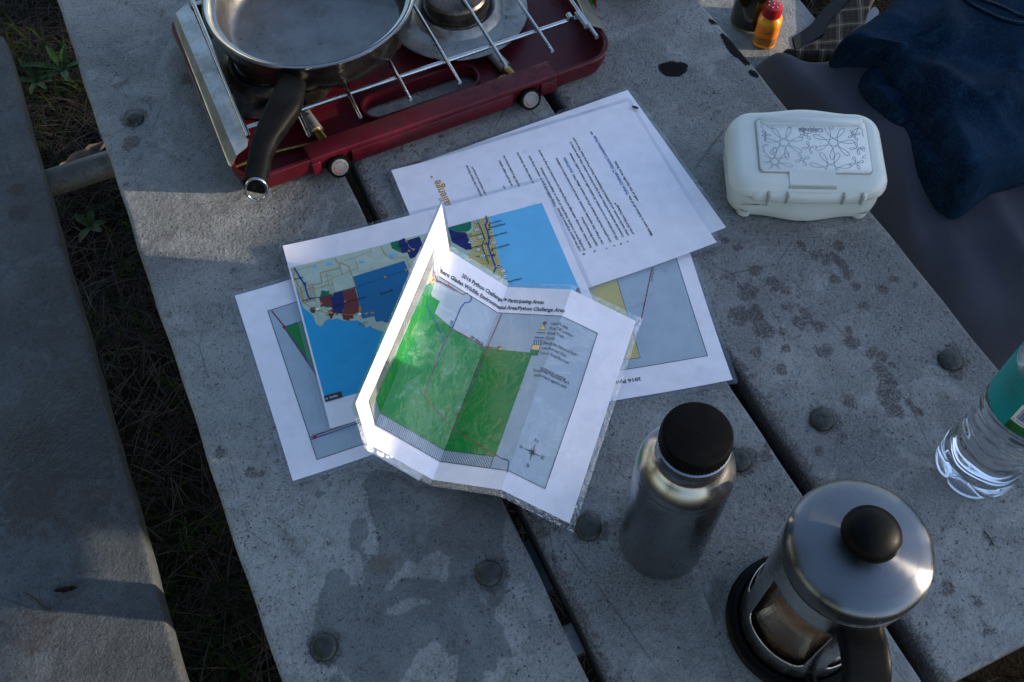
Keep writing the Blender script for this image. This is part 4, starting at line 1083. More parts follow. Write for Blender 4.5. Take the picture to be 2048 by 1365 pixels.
o = dr.build('water_droplets', M_WATER, None, 80, kind='stuff'); tag(o, 'small water beads scattered over the laminated sheets', 'droplets')

# ------------------------------------------------------------------ camp stove
ZR = .037
fa, fb = at(621.5, 321.7, ZR), at(1120, 143, ZR)
ST_A = math.radians(.6)
stove = thing('camp_stove', 'red two burner camp stove with a chrome wire grate and folded wind panels', 'camp stove', (.235, .87, 0))
ex, ey = Vector((math.cos(ST_A), math.sin(ST_A), 0)), Vector((-math.sin(ST_A), math.cos(ST_A), 0))
xl = at(400, 180, ZR); xr = at(1226, 95, ZR)
org = fa.copy(); org.z = 0
SX0 = (at(395, 185, ZR)-org).dot(ex); SX1 = (at(1229, 92, ZR)-org).dot(ex)
SD = .285
def S(x, y, z): return org+ex*x+ey*y+Vector((0, 0, z))
def SL(px, py, z):
    p = at(px, py, z)-org; return (p.dot(ex), p.dot(ey))
tray = MB()
loops = []
for inset, z in ((.012, .008), (.007, .010), (.003, .020), (.001, ZR-.004), (0, ZR-.001), (.001, ZR), (.0045, ZR), (.0055, ZR-.001), (.008, .018), (.010, .0155)):
    rr = rrect(SX0+inset, inset, SX1-inset, SD-inset, .034-inset, 0, 8); loops.append([S(p[0], p[1], z) for p in rr])
tray.grid(loops, closed_u=True)
hole_px = [(721,207,.016),(950,150,.016)]
h0 = SL(724, 213, .016); h1 = SL(948, 155, .016)
hx0, hx1 = .080, .2135; hy0, hy1 = .040, .074
inner = [S(p[0], p[1], .0155) for p in rrect(SX0+.010, .010, SX1-.010, SD-.010, .024, 0, 8)]
hole = [S(p[0], p[1], .0155) for p in rrect(hx0, hy0, hx1, hy1, .0145, 0, 6)]
tray.poly([inner, hole])
tray.grid([[S(p[0], p[1], .0155) for p in rrect(hx0, hy0, hx1, hy1, .0145, 0, 6)], [S(p[0], p[1], .0225) for p in rrect(hx0, hy0, hx1, hy1, .0145, 0, 6)],
           [S(p[0], p[1], .0225) for p in rrect(hx0-.003, hy0-.003, hx1+.003, hy1+.003, .0175, 0, 6)], [S(p[0], p[1], .0155) for p in rrect(hx0-.003, hy0-.003, hx1+.003, hy1+.003, .0175, 0, 6)]], closed_u=True, flip=True)
tray.grid([[S(p[0], p[1], .0155) for p in rrect(hx0, hy0, hx1, hy1, .0145, 0, 6)], [S(p[0], p[1], .004) for p in rrect(hx0, hy0, hx1, hy1, .0145, 0, 6)]], closed_u=True)
tray.build('tray', M_RED, stove, 35)
lx0 = SL(618, 318, ZR)[0]; lx1 = SL(1108, 140, ZR)[0]
led = MB()
mt = Matrix(((ex.x, ey.x, 0, org.x), (ex.y, ey.y, 0, org.y), (0, 0, 1, 0), (0, 0, 0, 1)))
led.box((lx0, -.0005, ZR-.0065), (lx1, .0235, ZR+.0012), .002, mt)
kx = [SL(680, 335, .024)[0], SL(1062, 200, .024)[0]]
xs = [lx0, kx[0]-.017, kx[0]+.017, kx[1]-.017, kx[1]+.017, lx1]
for a_, b_ in ((xs[0], xs[1]), (xs[2], xs[3]), (xs[4], xs[5])): led.box((a_, -.001, .0125), (b_, .0235, ZR-.006), .0015, mt)
led.build('front_rail', M_RED, stove, 35)
for i, (px, py) in enumerate(((680, 335), (1062, 200))):
    d = (ey*-1*math.cos(math.radians(24))+Vector((0, 0, 1))*math.sin(math.radians(24)))
    c = at(px, py, .020)
    MB().tube([c-d*.045, c-d*.029], .008, 20).build('valve_stem', M_DARK, stove)
    kb = MB(); prof = [(0.0119, -.030), (.0126, -.027), (.0126, -.0015), (.0118, 0)]
    q = d.to_track_quat('Z', 'Y').to_matrix()
    def lath(prof, n, rf=None):
        b_ = MB().lathe(prof, (0, 0, 0), n, rf, True, True); b_.v = [tuple(c+q@Vector(p)) for p in b_.v]; return b_
    k_ = lath(prof, 60, lambda r, z, a: r*(1+.02*math.cos(20*a)) if z < -.001 else r).build('knob', M_BLACKP, stove, 30)
    lath([(.0092, 0), (.0092, .0005), (.0089, .0006)], 40).build('dial', M_DIAL, k_, 30)
    rr = MB(); pts = [(c+q@Vector((.0060*math.cos(math.radians(a)), .0060*math.sin(math.radians(a)), .0008))) for a in range(150, 260, 10)]
    rr.tube(pts, [.0002+.0006*j/10 for j in range(len(pts))], 6); rr.build('dial_mark', principled('red_mark', (.35, .02, .02), .5)[0], k_, None)
    tb = MB()
    for k_i in range(11):
        a = math.radians(112-13.5*k_i)
        if k_i == 5: continue
        e_r, e_t = Vector((math.cos(a), math.sin(a), 0)), Vector((-math.sin(a), math.cos(a), 0))
        q4 = [e_r*.0058-e_t*.00035, e_r*.0058+e_t*.00035, e_r*.0072+e_t*.00035, e_r*.0072-e_t*.00035]
        tb.add([c+q@(p+Vector((0, 0, .0009))) for p in q4], [(0, 1, 2, 3)])
    tb.build('dial_lettering', M_DARKINK, k_, None, kind='stuff')
# burners
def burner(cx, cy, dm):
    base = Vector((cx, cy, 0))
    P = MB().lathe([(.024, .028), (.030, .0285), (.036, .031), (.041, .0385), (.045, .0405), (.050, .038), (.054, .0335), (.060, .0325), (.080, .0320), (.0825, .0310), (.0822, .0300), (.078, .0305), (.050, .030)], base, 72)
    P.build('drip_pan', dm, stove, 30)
    B_ = MB().lathe([(.038, .030), (.0385, .036), (.036, .0385)], base, 72); h = B_.build('burner_head', M_BURN, stove, 30)
    MB().lathe([(.0385, .0385), (.0385, .0430), (.034, .0435), (.0, .0435)], base, 72).build('base_ring', M_BURN, h, 30)
    g2 = MB().lathe([(.036, .0435), (.0365, .0545), (.0345, .0575), (.030, .0595), (.020, .0600), (.012, .0580), (0.0005, .0575)], base, 72); g2.build('burner_cap', M_BURN, h, 30)
    hs = MB()
    for k in range(64):
        for j in range(3):
            a = 2*math.pi*(k+.5*(j % 2))/64; z = .0455+j*.0030
            c = base+Vector((.0368*math.cos(a), .0368*math.sin(a), z)); tn = Vector((-math.sin(a), math.cos(a), 0))
            hs.add([c+tn*(.0010*math.cos(t_))+Vector((0, 0, .0010*math.sin(t_))) for t_ in [2*math.pi*q_/6 for q_ in range(6)]], [tuple(range(6))])
    hs.build('gas_ports', M_DARK, h, None, kind='stuff')
rb = at(966, 113, .031); RBX = at(963, 60, .031).x
RB = (rb.x+.003, rb.y+.0822)
LB = (RB[0]-.2245, RB[1]+.008)
burner(*RB, M_DRIP); burner(*LB, M_DRIP_SHADED)
for (cx, cy), i in ((RB, 1), (LB, 0)):
    kp = S(kx[i], .012, .024)
    e0 = Vector((cx+(kp.x-cx)*.42, cy+(kp.y-cy)*.42, .0235)); e1 = Vector((cx+(kp.x-cx)*.76, cy+(kp.y-cy)*.76, .0238)); e2 = Vector((kp.x, kp.y, .024))
    MB().tube([e0, e1], .0072, 20).build('air_tube', M_GALV, stove); MB().tube([e1, e2], .0052, 16).build('gas_valve', M_BRASS, stove)
    hh = MB()
    mid = e0.lerp(e1, .55); hh.lathe([(.0017, 0), (.0001, 0)], mid+Vector((.001, 0, .0073)), 12); hh.lathe([(.0017, 0), (.0001, 0)], e0.lerp(e1, .85)+Vector((-.002, 0, .0072)), 12); hh.build('air_hole', M_DARK, stove, None)
MB().tube(smooth_path([at(470, 335, .02), at(543, 307, .020), at(640, 283, .022), at(706, 265, .022), at(770, 245, .02), at(900, 205, .018), at(985, 168, .019), at(1003, 154, .021), at(1027, 146, .022)]), .0021, 10).build('gas_pipe', M_BRASS, stove)
# grate
gr_ = MB(); ZG = .062
y_f = at(860, 132, ZG)
def rod(a, b_, r_=.0021): MB_ = gr_.tube([a, b_], r_, 12)
p0, p1 = at(497, 274, ZG), at(384, 0, ZG); dR = (p1-p0).normalized()
a0, a1 = at(577, 228, ZG-.0045), at(1161, 33, ZG-.0045); dx = (a1-a0).normalized()
lft = at(497, 274, ZG); rgt = at(1194, 75, ZG)
rod(a0-dx*((a0-Vector((lft.x, a0.y, a0.z))).length+.000), a1+dx*.004, .0026)
bk = a0+dR*.205; rod(bk-dx*.05, bk+dx*.345, .0026)
for px, py in ((618,272),(721.5,235),(821.5,200),(920,166),(1013,134),(1105,103)):
    q_ = at(px, py, ZG); rod(q_, q_+Vector((0, .242, 0)))
rod(lft, lft+dR*.25, .0026); rod(rgt, rgt+dR*.25, .0026)
gr_.build('wire_grate', M_CHROME, stove, 40)
cl = MB(); 
for q_ in (a0+dx*.33+Vector((0, 0, .004)),): cl.tube([q_+dR*-.004, q_+dR*.004], .0038, 12)
c_ = at(1164, 40, ZG); cl.tube([c_-dR*.012, c_+dR*.012], .0036, 14); cl.build('grate_clip', M_CHROME, stove)
# folded wind panels
def sheetmetal(name, polys):
    b_ = MB()
    for P in polys:
        n_ = (P[1]-P[0]).cross(P[2]-P[0]).normalized()
        if n_.z < 0: P = P[::-1]; n_ = -n_
        lo = [p-n_*.0009 for p in P]; k = len(P)
        b_.add(P+lo, [tuple(range(k)), tuple(reversed(range(k, 2*k)))]+[(i, i+k, (i+1) % k+k, (i+1) % k) for i in range(k)])
    return b_.build(name, M_WING, stove, 20)
Zw = lambda a, b_, z: at(300+a/3.25, b_/3.25, z)
ZT = .057
sheetmetal('wind_panel', [[Zw(245,15,ZT), Zw(168,88,ZT), Zw(560,1010,ZT), Zw(630,955,ZT), Zw(642,880,ZT), Zw(603,842,ZT), Zw(286,85,ZT), Zw(262,50,ZT)],
                          [Zw(168,88,ZT), Zw(150,135,ZR+.002), Zw(510,1072,ZR+.002), Zw(527,1085,ZR+.002), Zw(545,1045,ZR+.010), Zw(560,1010,ZT)]])
Zq = lambda a, b_, z: at(1120+a/6.827, b_/6.827, z)
sheetmetal('wind_panel', [[Zq(200,-100,ZT), Zq(355,250,ZT), Zq(460,358,ZT-.006), Zq(612,400,ZR+.001), Zq(470,170,ZR+.001), Zq(330,-100,ZR+.001)]])

# ------------------------------------------------------------------ frying pan
ZP = .113
P3 = [at(577, 136, ZP), at(402, 12, ZP), at(829, 4, ZP)]
def circ(a, b_, c):
    A_ = np.array([[b_.x-a.x, b_.y-a.y], [c.x-a.x, c.y-a.y]]); y_ = np.array([(b_.x**2-a.x**2+b_.y**2-a.y**2)/2, (c.x**2-a.x**2+c.y**2-a.y**2)/2])
    s_ = np.linalg.solve(A_, y_); return Vector((s_[0], s_[1], 0)), math.hypot(a.x-s_[0], a.y-s_[1])
pc, pr_ = circ(*P3)
pan = thing('frying_pan', 'worn steel frying pan with black handle resting on the stove grate', 'frying pan', (pc.x, pc.y, ZG))
R_ = pr_; zf = ZG+.0030
pc0 = Vector((pc.x, pc.y, 0))
MB().lathe([(.0005, zf+.003), (R_*.45, zf+.0032), (R_*.76, zf+.003), (R_*.795, zf+.0038), (R_*.83, zf+.007), (R_*.865, zf+.018), (R_*.885, ZP-.0105), (R_*.895, ZP-.0085)], pc0, 128).build('pan_inside', M_PAN, pan, 40)
MB().lathe([(R_*.895, ZP-.0085), (R_*.925, ZP-.0075), (R_*.935, ZP-.005), (R_*.955, ZP-.0015), (R_*.98, ZP), (R_*.997, ZP-.0008), (R_, ZP-.0025), (R_*.993, ZP-.0042), (R_*.965, ZP-.0055)], pc0, 128).build('pan_rim', M_PANRIM, pan, 40)
MB().lathe([(R_*.965, ZP-.0055), (R_*.955, ZP-.009), (R_*.952, ZP-.016), (R_*.935, zf+.018), (R_*.90, zf+.006), (R_*.86, zf+.001), (R_*.8, zf), (.0005, zf)], pc0, 128).build('pan_outside', M_PANOUT, pan, 40)
# handle: stations with left and right edges read from the photograph, each at its own height
stn = [((556,140),(612,160),.104,.012), ((548,158),(608,178),.106,.016), ((533,190),(600,206),.107,.019), ((512,236),(574,243),.104,.019), ((497,277),(548,284),.101,.018), ((489,318),(537,325),.098,.018), ((482,348),(531,355),.096,.018), ((479,358),(527,368),.095,.017)]
hb = MB(); rows = []
cs = []
for (a, b_, z, h) in stn:
    A_, B_ = at(*a, z), at(*b_, z); m_ = (A_+B_)/2; cs.append((m_+(A_-m_)*.90, m_+(B_-m_)*.90, z, h))
def interp(i, f):
    def cr(sel):
        p0_, p1_, p2_, p3_ = [sel(cs[min(max(i+k, 0), len(cs)-1)]) for k in (-1, 0, 1, 2)]
        return .5*((2*p1_)+(p2_-p0_)*f+(2*p0_-5*p1_+4*p2_-p3_)*f*f+(p3_-p0_+3*p1_-3*p2_)*f**3)
    return cr(lambda c: c[0]), cr(lambda c: c[1]), cr(lambda c: c[3])
for i in range(len(cs)-1):
    for k in range(5 if i < len(cs)-2 else 6):
        A_, B_, h = interp(i, k/5)
        w = (B_-A_); L = w.length; w.normalize(); c_ = (A_+B_)/2
        s_ = (i*5+k)/(5*(len(cs)-1)); wave = .0006*math.sin(s_*math.pi*15) if s_ > .45 else 0
        row = []
        for q_ in range(24):
            a = 2*math.pi*q_/24; ca, sa_ = math.cos(a), math.sin(a)
            x = math.copysign(abs(ca)**.5, ca)*L/2; zz = math.copysign(abs(sa_)**.5, sa_)*h/2
            if ca > .3 and sa_ < .3: x += wave
            if sa_ > 0: zz *= 1-.35*max(0, ca)      # ridge nearer the left side
            row.append(c_+w*x+Vector((0, 0, zz-h/2)))
        rows.append(row)
hb.grid(rows, closed_u=True, flip=False); hb.f.append(tuple(range(24))); hb.f.append(tuple(reversed(range(len(hb.v)-24, len(hb.v)))))
hd = hb.build('handle', M_BAKE, pan, 45)
# bring normals outward
bmt = bmesh.new(); bmt.from_mesh(hd.data); bmesh.ops.recalc_face_normals(bmt, faces=bmt.faces[:]); bmt.to_mesh(hd.data); bmt.free()
rc = at(515, 374, .088); u_ = (at(527, 364, .089)-rc); 
rp = []
cA, cB = at(511, 358, .0985), at(515, 401, .074)
ctr = (cA+cB)/2; e1 = (cA-cB)/2; e2 = (at(535, 380, .086)-at(491, 380, .086))/2
for k in range(28): rp.append(ctr+e1*math.sin(2*math.pi*k/28)+e2*math.cos(2*math.pi*k/28))
MB().tube(rp, .0013, 10, closed=True).build('hanging_ring', M_CHROME, pan)

# ------------------------------------------------------------------ steel bottle
BC = (.2354, .2215)
bot = thing('steel_bottle', 'brushed stainless steel drinking bottle with ribbed black screw cap', 'bottle', (BC[0], BC[1], 0))
bb = (BC[0], BC[1], 0)
rb_ = .0368
MB().lathe([(.001, .0008), (rb_*.88, .0008), (rb_*.95, .0016), (rb_*.988, .0045), (rb_, .010), (rb_, .05), (rb_*1.004, .10), (rb_, .1500), (rb_*.990, .1545), (rb_*.982, .1553), (rb_*.990, .1561), (rb_*.985, .1590), (rb_*.955, .1638), (rb_*.90, .1683), (rb_*.83, .1722), (rb_*.76, .1755), (rb_*.70, .1780), (.0249, .1798), (.0249, .1812)], bb, 128).build('bottle_body', M_BOTTLE, bot, 50, loc=(BC[0], BC[1], 0))
MB().lathe([(.0249, .1810), (.0255, .1822), (.0250, .1838), (.0249, .1880), (.0250, .1920), (.0258, .1945), (.0262, .1965), (.0262, .1985), (.0245, .1992)], bb, 96).build('bottle_neck', M_BOTTLE, bot, 30, loc=(BC[0], BC[1], 0))
MB().lathe([(.0235, .1990), (.0249, .1996), (.0252, .2010), (.0252, .2085), (.0250, .2100), (.0251, .2115), (.0248, .2132), (.0240, .2145), (.0226, .2150), (.0005, .2150)], bb, 288, rf=lambda r, z, a: r*(1+(.020*(math.cos(60*a) > 0) if .2005 < z < .2095 else 0))).build('screw_cap', M_CAPP, bot, 30)

# ------------------------------------------------------------------ coffee press
PC = (.3015, .1118); pb_ = (PC[0], PC[1], 0)
press = thing('coffee_press', 'glass coffee press with domed steel lid, round black knob and black handle', 'coffee press', (PC[0], PC[1], 0))
MB().lathe([(.001, .001), (.0555, .001), (.0575, .003), (.0578, .007), (.0560, .0095), (.0535, .0105), (.0530, .0135), (.050, .0140)], pb_, 96).build('base', M_BLACKP, press, 30)
H0 = math.radians(246)                       # handle direction
# steel frame: lower ring, upper ring, four uprights
RF = .0475
def wall(mb, r0, r1, a0, a1, z0, z1, n):
    rows = [[(PC[0]+r_*math.cos(a), PC[1]+r_*math.sin(a), z) for a in [a0+(a1-a0)*k/n for k in range(n+1)]] for r_, z in ((r1, z0), (r1, z1), (r0, z1), (r0, z0), (r1, z0))]
    mb.grid(rows)
    for k in (0, n): mb.add([rows[0][k], rows[1][k], rows[2][k], rows[3][k]], [(0, 1, 2, 3)])
fr_ = MB(); nW = 4; aw = math.radians(69)
NA, NZ = 240, 90; zl, zh = .0135, .1600
def in_win(a, z):
    for k in range(nW):
        c_ = math.radians(196.5)+k*math.pi/2; d_ = (a-c_+math.pi) % (2*math.pi)-math.pi
        x_, y_ = abs(d_)*RF, abs(z-.091); hw, hh, cr_ = aw*RF/2, .049, .010
        dx_, dy_ = max(x_-(hw-cr_), 0), max(y_-(hh-cr_), 0)
        if x_ < hw and y_ < hh and dx_*dx_+dy_*dy_ < cr_*cr_: return True
    return False
ring_v = []; keepf = []
for rr_ in (RF, RF-.0008):
    ring_v.append([[(PC[0]+rr_*math.cos(2*math.pi*j/NA), PC[1]+rr_*math.sin(2*math.pi*j/NA), zl+(zh-zl)*i/NZ) for j in range(NA)] for i in range(NZ+1)])
k0 = len(fr_.v); fr_.v += [p for r_ in ring_v[0] for p in r_]
for i in range(NZ):
    for j in range(NA):
        if not in_win(2*math.pi*(j+.5)/NA, zl+(zh-zl)*(i+.5)/NZ): fr_.f.append((i*NA+j, i*NA+(j+1) % NA, (i+1)*NA+(j+1) % NA, (i+1)*NA+j))
fo = fr_.build('steel_frame', M_STEEL, press, 30)
md = fo.modifiers.new('thick', 'SOLIDIFY'); md.thickness = .0009; md.offset = -1
fb_ = MB(); wall(fb_, RF-.0005, RF+.0010, 0, 2*math.pi, .1600, .1685, 96); fb_.build('steel_band', M_STEEL, press, 30)
RG = .0458
MB().lathe([(.001, .0145), (RG*.93, .0145), (RG, .019), (RG, .165), (RG*1.03, .1720), (RG*1.06, .1745), (RG*1.03, .1740), (RG-.0018, .165), (RG-.0018, .02)], pb_, 96).build('glass_beaker', M_GLASS, press, 40)
MB().lathe([(.001, .0165), (RG-.004, .0165), (RG-.0025, .020), (RG-.0025, .0950), (RG-.0030, .0970), (.001, .0970)], pb_, 96).build('coffee', M_COFFEE, press, 40)
MB().lathe([(RG-.0021, .020), (RG-.0021, .056), (RG-.0023, .060)], pb_, 96).build('coffee_grounds', M_CREMA, press, 40)
MB().lathe([(RG-.0026, .0975), (RG-.0022, .1035), (RG-.004, .1040), (.001, .1040)], pb_, 96).build('coffee_foam', M_CREMA, press, 40)
MB().tube([(PC[0], PC[1], .11), (PC[0], PC[1], .20)], .0022, 12).build('plunger_rod', M_STEEL, press)
# spout lip on the far side
sp = MB(); rows = []
for i in range(9):
    a = H0+math.pi+math.radians(-28+7*i); b_ = math.cos(math.radians((i-4)*22.5))
    rows.append([(PC[0]+r_*math.cos(a), PC[1]+r_*math.sin(a), z) for r_, z in ((RG, .160), (RG+.004*b_, .168), (RG+.0115*b_+.0005, .1765), (RG+.0125*b_+.001, .1775))])
sp.grid(rows); sp.build('spout', M_GLASS, press, 60)
LR = .0490
ld = MB().lathe([(LR-.0035, .1700), (LR-.0015, .1705), (LR-.0008, .1725), (LR, .1765), (LR+.0002, .1860), (LR-.0003, .1890), (LR-.0018, .1915), (LR-.005, .1937), (LR-.012, .1957), (LR-.024, .1978), (.015, .1992), (.0065, .1998), (.006, .2000)], pb_, 128)
lid = ld.build('lid', M_LID, press, 50, loc=(PC[0], PC[1], 0))
MB().lathe([(.0062, .1995), (.0058, .2030), (.0065, .2045)], pb_, 32).build('knob_stem', M_BLACKP, press, 40)
MB().lathe([(.006, .2040), (.0125, .2050), (.0175, .2085), (.0195, .2125), (.0192, .2160), (.0172, .2198), (.0135, .2228), (.008, .2248), (.003, .2256), (.0003, .2257)], pb_, 64).build('knob', M_BLACKP, press, 60)
# handle
hd_, ht = Vector((math.cos(H0), math.sin(H0), 0)), Vector((-math.sin(H0), math.cos(H0), 0))
c0_ = Vector((PC[0], PC[1], 0))
path = smooth_path([c0_+hd_*.047+Vector((0, 0, .156)), c0_+hd_*.060+Vector((0, 0, .159)), c0_+hd_*.074+Vector((0, 0, .155)), c0_+hd_*.083+Vector((0, 0, .142)), c0_+hd_*.088+Vector((0, 0, .110)), c0_+hd_*.084+Vector((0, 0, .075)), c0_+hd_*.080+Vector((0, 0, .045)), c0_+hd_*.078+Vector((0, 0, .028))], 6)
hm = MB(); rows = []
for i, p_ in enumerate(path):
    d_ = (path[min(i+1, len(path)-1)]-path[max(i-1, 0)]).normalized(); nn = ht.cross(d_).normalized()
    row = []
    for q_ in range(20):
        a = 2*math.pi*q_/20; ca, sa_ = math.cos(a), math.sin(a)
        row.append(p_+ht*(math.copysign(abs(ca)**.35, ca)*.0160)+nn*(math.copysign(abs(sa_)**.5, sa_)*.0050))
    rows.append(row)
hm.grid(rows, closed_u=True); hm.f.append(tuple(range(20))); hm.f.append(tuple(reversed(range(len(hm.v)-20, len(hm.v)))))
hh_ = hm.build('handle', M_BLACKP, press, 45)
bmt = bmesh.new(); bmt.from_mesh(hh_.data); bmesh.ops.recalc_face_normals(bmt, faces=bmt.faces[:]); bmt.to_mesh(hh_.data); bmt.free()
MB().tube([c0_+hd_*.047+Vector((0, 0, .022)), c0_+hd_*.078+Vector((0, 0, .030))], .0045, 12).build('handle_foot', M_BLACKP, press)

# ------------------------------------------------------------------ water bottle
WC = (.5230, .1645); wb = (WC[0], WC[1], 0)
wat = thing('water_bottle', 'clear plastic water bottle with ribbed waist and teal label at the table edge', 'bottle', (WC[0], WC[1], 0))
WR = .0345
prof = []
def wr(z):
    if z < .010: return WR*(.80+.20*math.sqrt(max(0, 1-(1-z/.010)**2)))
    if z < .030: return WR
    if z < .085:
        t_ = (z-.030)/.055
        return WR*(1-.055*math.sin(math.pi*t_))+.0011*math.cos(2*math.pi*(z-.030)/.0135)-.0011
    if z < .177: return WR*.985
    t_ = (z-.177)/.045
    return WR*.985*(1-.62*min(1, t_)**1.6)
zs = [0, .001, .0022, .004, .006, .008, .010]+[.010+.0016*k for k in range(1, 60)]+[.1056+.006*k for k in range(1, 18)]
def petal(r, z, a):
    k = max(0, 1-z/.026); f = abs(math.cos(2.5*a)) ** .5
    out = r*(1-.20*k*(1-f)**1.4)
    if .032 < z < .082:
        s_ = math.sin(5*a+z*120); out += .0008*s_
    return out
MB().lathe([(.0004, .004), (.010, .0035), (.020, .0015)]+[(wr(z), z) for z in zs], wb, 180, petal, False, True).build('bottle_body', M_PET, wat, 60)
lb = MB(); lz0, lz1 = .126, .180; n = 120
lb.lathe([(WR*.985+.0004, lz0), (WR*.985+.0004, lz1)], wb, n); lab_o = lb.build('label', M_TEAL, wat, 60)
# barcode panel facing the camera, its bars and digits
bdir = math.atan2(-WC[1], -WC[0])
def lp(s_, z, dr_=.0007): 
    a = bdir+s_/WR; return (WC[0]+(WR*.985+dr_)*math.cos(a), WC[1]+(WR*.985+dr_)*math.sin(a), z)
def patch(mb, s0, s1, z0, z1, dr_, n=8):
    mb.grid([[lp(s0+(s1-s0)*k/n, z, dr_) for k in range(n+1)] for z in (z0, z1)])
BS = .0
w_ = MB(); patch(w_, -.004, .020, lz0+.013, lz0+.036, .0007); w_.build('barcode_panel', M_LWHITE, lab_o, None)
br = MB(); x_ = -.0015; rs = random.Random(4)
while x_ < .0195:
    bw = rs.choice([.0003, .0003, .0006, .0009]); patch(br, x_, x_+bw, lz0+.0185, lz0+.035, .0010, 1); x_ += bw+rs.choice([.0003, .0004, .0007])
br.build('barcode_bars', M_LBLUE, lab_o, None)
V, T, w = text_tris('0 73430 00721')
tb = MB(); tb.add([lp(-.0030+p[0]/w*.0215, lz0+.0145+p[1]*.0036, .0010) for p in V], T).build('barcode_digits', M_LBLUE, lab_o, None)
gp = MB(); patch(gp, -.004, .03, lz0+.001, lz0+.0125, .0006); gp.build('label_picture', M_LGREEN, lab_o, None)
sm = MB()
rs = random.Random(9)
for k in range(9):
    x_ = -.029
    while x_ < -.008-.002*(k % 3):
        wd = rs.uniform(.0010, .0034); patch(sm, x_, x_+wd, lz0+.0525-k*.0030, lz0+.0537-k*.0030, .0009, 2); x_ += wd+.0008
sm.build('label_lettering', worn('pale_teal_print', (.05, .28, .29), .4, 0, .05, 60), lab_o, None, kind='stuff')
MB().lathe([(.0145, .205), (.0145, .220), (.013, .2215), (.0005, .2215)], wb, 60, lambda r, z, a: r*(1+.02*math.cos(30*a)) if z < .221 else r).build('bottle_cap', M_LWHITE, wat, 30)

# ------------------------------------------------------------------ wipes box
q0, q1 = at(1490, 427, .0), at(1750, 432, .0)
wu = (q1-q0).normalized(); wv = Vector((-wu.y, wu.x, 0)); wm = (q0+q1)/2
wo = wm-wu*.0105+wv*.041
box_ = thing('wipes_box', 'white plastic wipes box with a looped grey pattern on its flap', 'wipes box', (wo.x, wo.y, 0))
def Wb(u, v, z): return wo+wu*u+wv*v+Vector((0, 0, z))
def sup(hw, hd, n=96, e_=5.0, front=0.0, back=0.0):
    r_ = min(hw, hd)*.46; base_ = rrect(-hw, -hd, hw, hd, r_, 0, 10)
    L = [0]
    for a, b_ in zip(base_, base_[1:]+base_[:1]): L.append(L[-1]+math.hypot(b_[0]-a[0], b_[1]-a[1]))
    out = []; cyc = base_+[base_[0]]; n = 160
    for k in range(n):
        s_ = L[-1]*k/n; i = max(j for j in range(len(base_)) if L[j] <= s_); f_ = (s_-L[i])/max(L[i+1]-L[i], 1e-9)
        u, v = cyc[i][0]+(cyc[i+1][0]-cyc[i][0])*f_, cyc[i][1]+(cyc[i+1][1]-cyc[i][1])*f_
        bulge = math.cos(min(1, abs(u)/(hw*.70))*math.pi/2)**2
        if v < 0: v -= front*bulge
        else: v += back*bulge
        out.append((u, v))
    return out
def loft(levels):
    b_ = MB(); rows = []
    for hw, hd, z, fr2, bk2, vo, tilt in levels:
        rows.append([Wb(u, v+vo, z+tilt*(v+vo)) for u, v in sup(hw, hd, 96, 5.0, fr2, bk2)])
    b_.grid(rows, closed_u=True); n = 160
    b_.f.append(tuple(reversed(range(n)))); b_.f.append(tuple(range(len(b_.v)-n, len(b_.v))))
    return b_
HW, HD = .0800, .0500
loft([(HW*.90, HD*.86, .0035, .0070, 0, 0, 0), (HW*.93, HD*.91, .0040, .0072, 0, 0, 0), (HW*.955, HD*.945, .0075, .0070, 0, 0, 0), (HW*.965, HD*.962, .016, .0045, 0, 0, 0), (HW*.962, HD*.955, .0335, .002, 0, 0, 0), (HW*.962, HD*.955, .0366, .002, 0, 0, 0)]).build('tub', M_WHITEP, box_, 50)
for su in (-1, 1):
    for sv in (-1, 1):
        c_ = Wb(su*HW*.74, sv*HD*.80, 0)
        MB().lathe([(.001, 0), (.005, 0.0003), (.0075, .002), (.0085, .005), (.0085, .012)], c_, 24).build('foot', M_WHITEP, box_, 50)
TL = .10
loft([(HW*.985, HD*.98, .0364, .002, .0, 0, 0), (HW*1.0, HD, .0370, .002, .003, 0, 0), (HW*1.002, HD*1.002, .0400, .002, .004, 0, .01), (HW*.995, HD*.992, .0445, .0015, .005, 0, .03), (HW*.975, HD*.965, .0492, .001, .005, 0, .06), (HW*.945, HD*.925, .0528, 0, .005, .0005, .085), (HW*.90, HD*.87, .0552, 0, .005, .001, TL), (HW*.84, HD*.79, .0562, 0, .004, .0015, TL), (HW*.5, HD*.4, .0566, 0, 0, .0015, TL)]).build('lid', M_WHITEP, box_, 60)
def topz(v): return .0566+TL*(v) - (max(0, -.030-v)**1.5)*1.6
def Wt(u, v, h): return Wb(u, v, topz(v)+h)
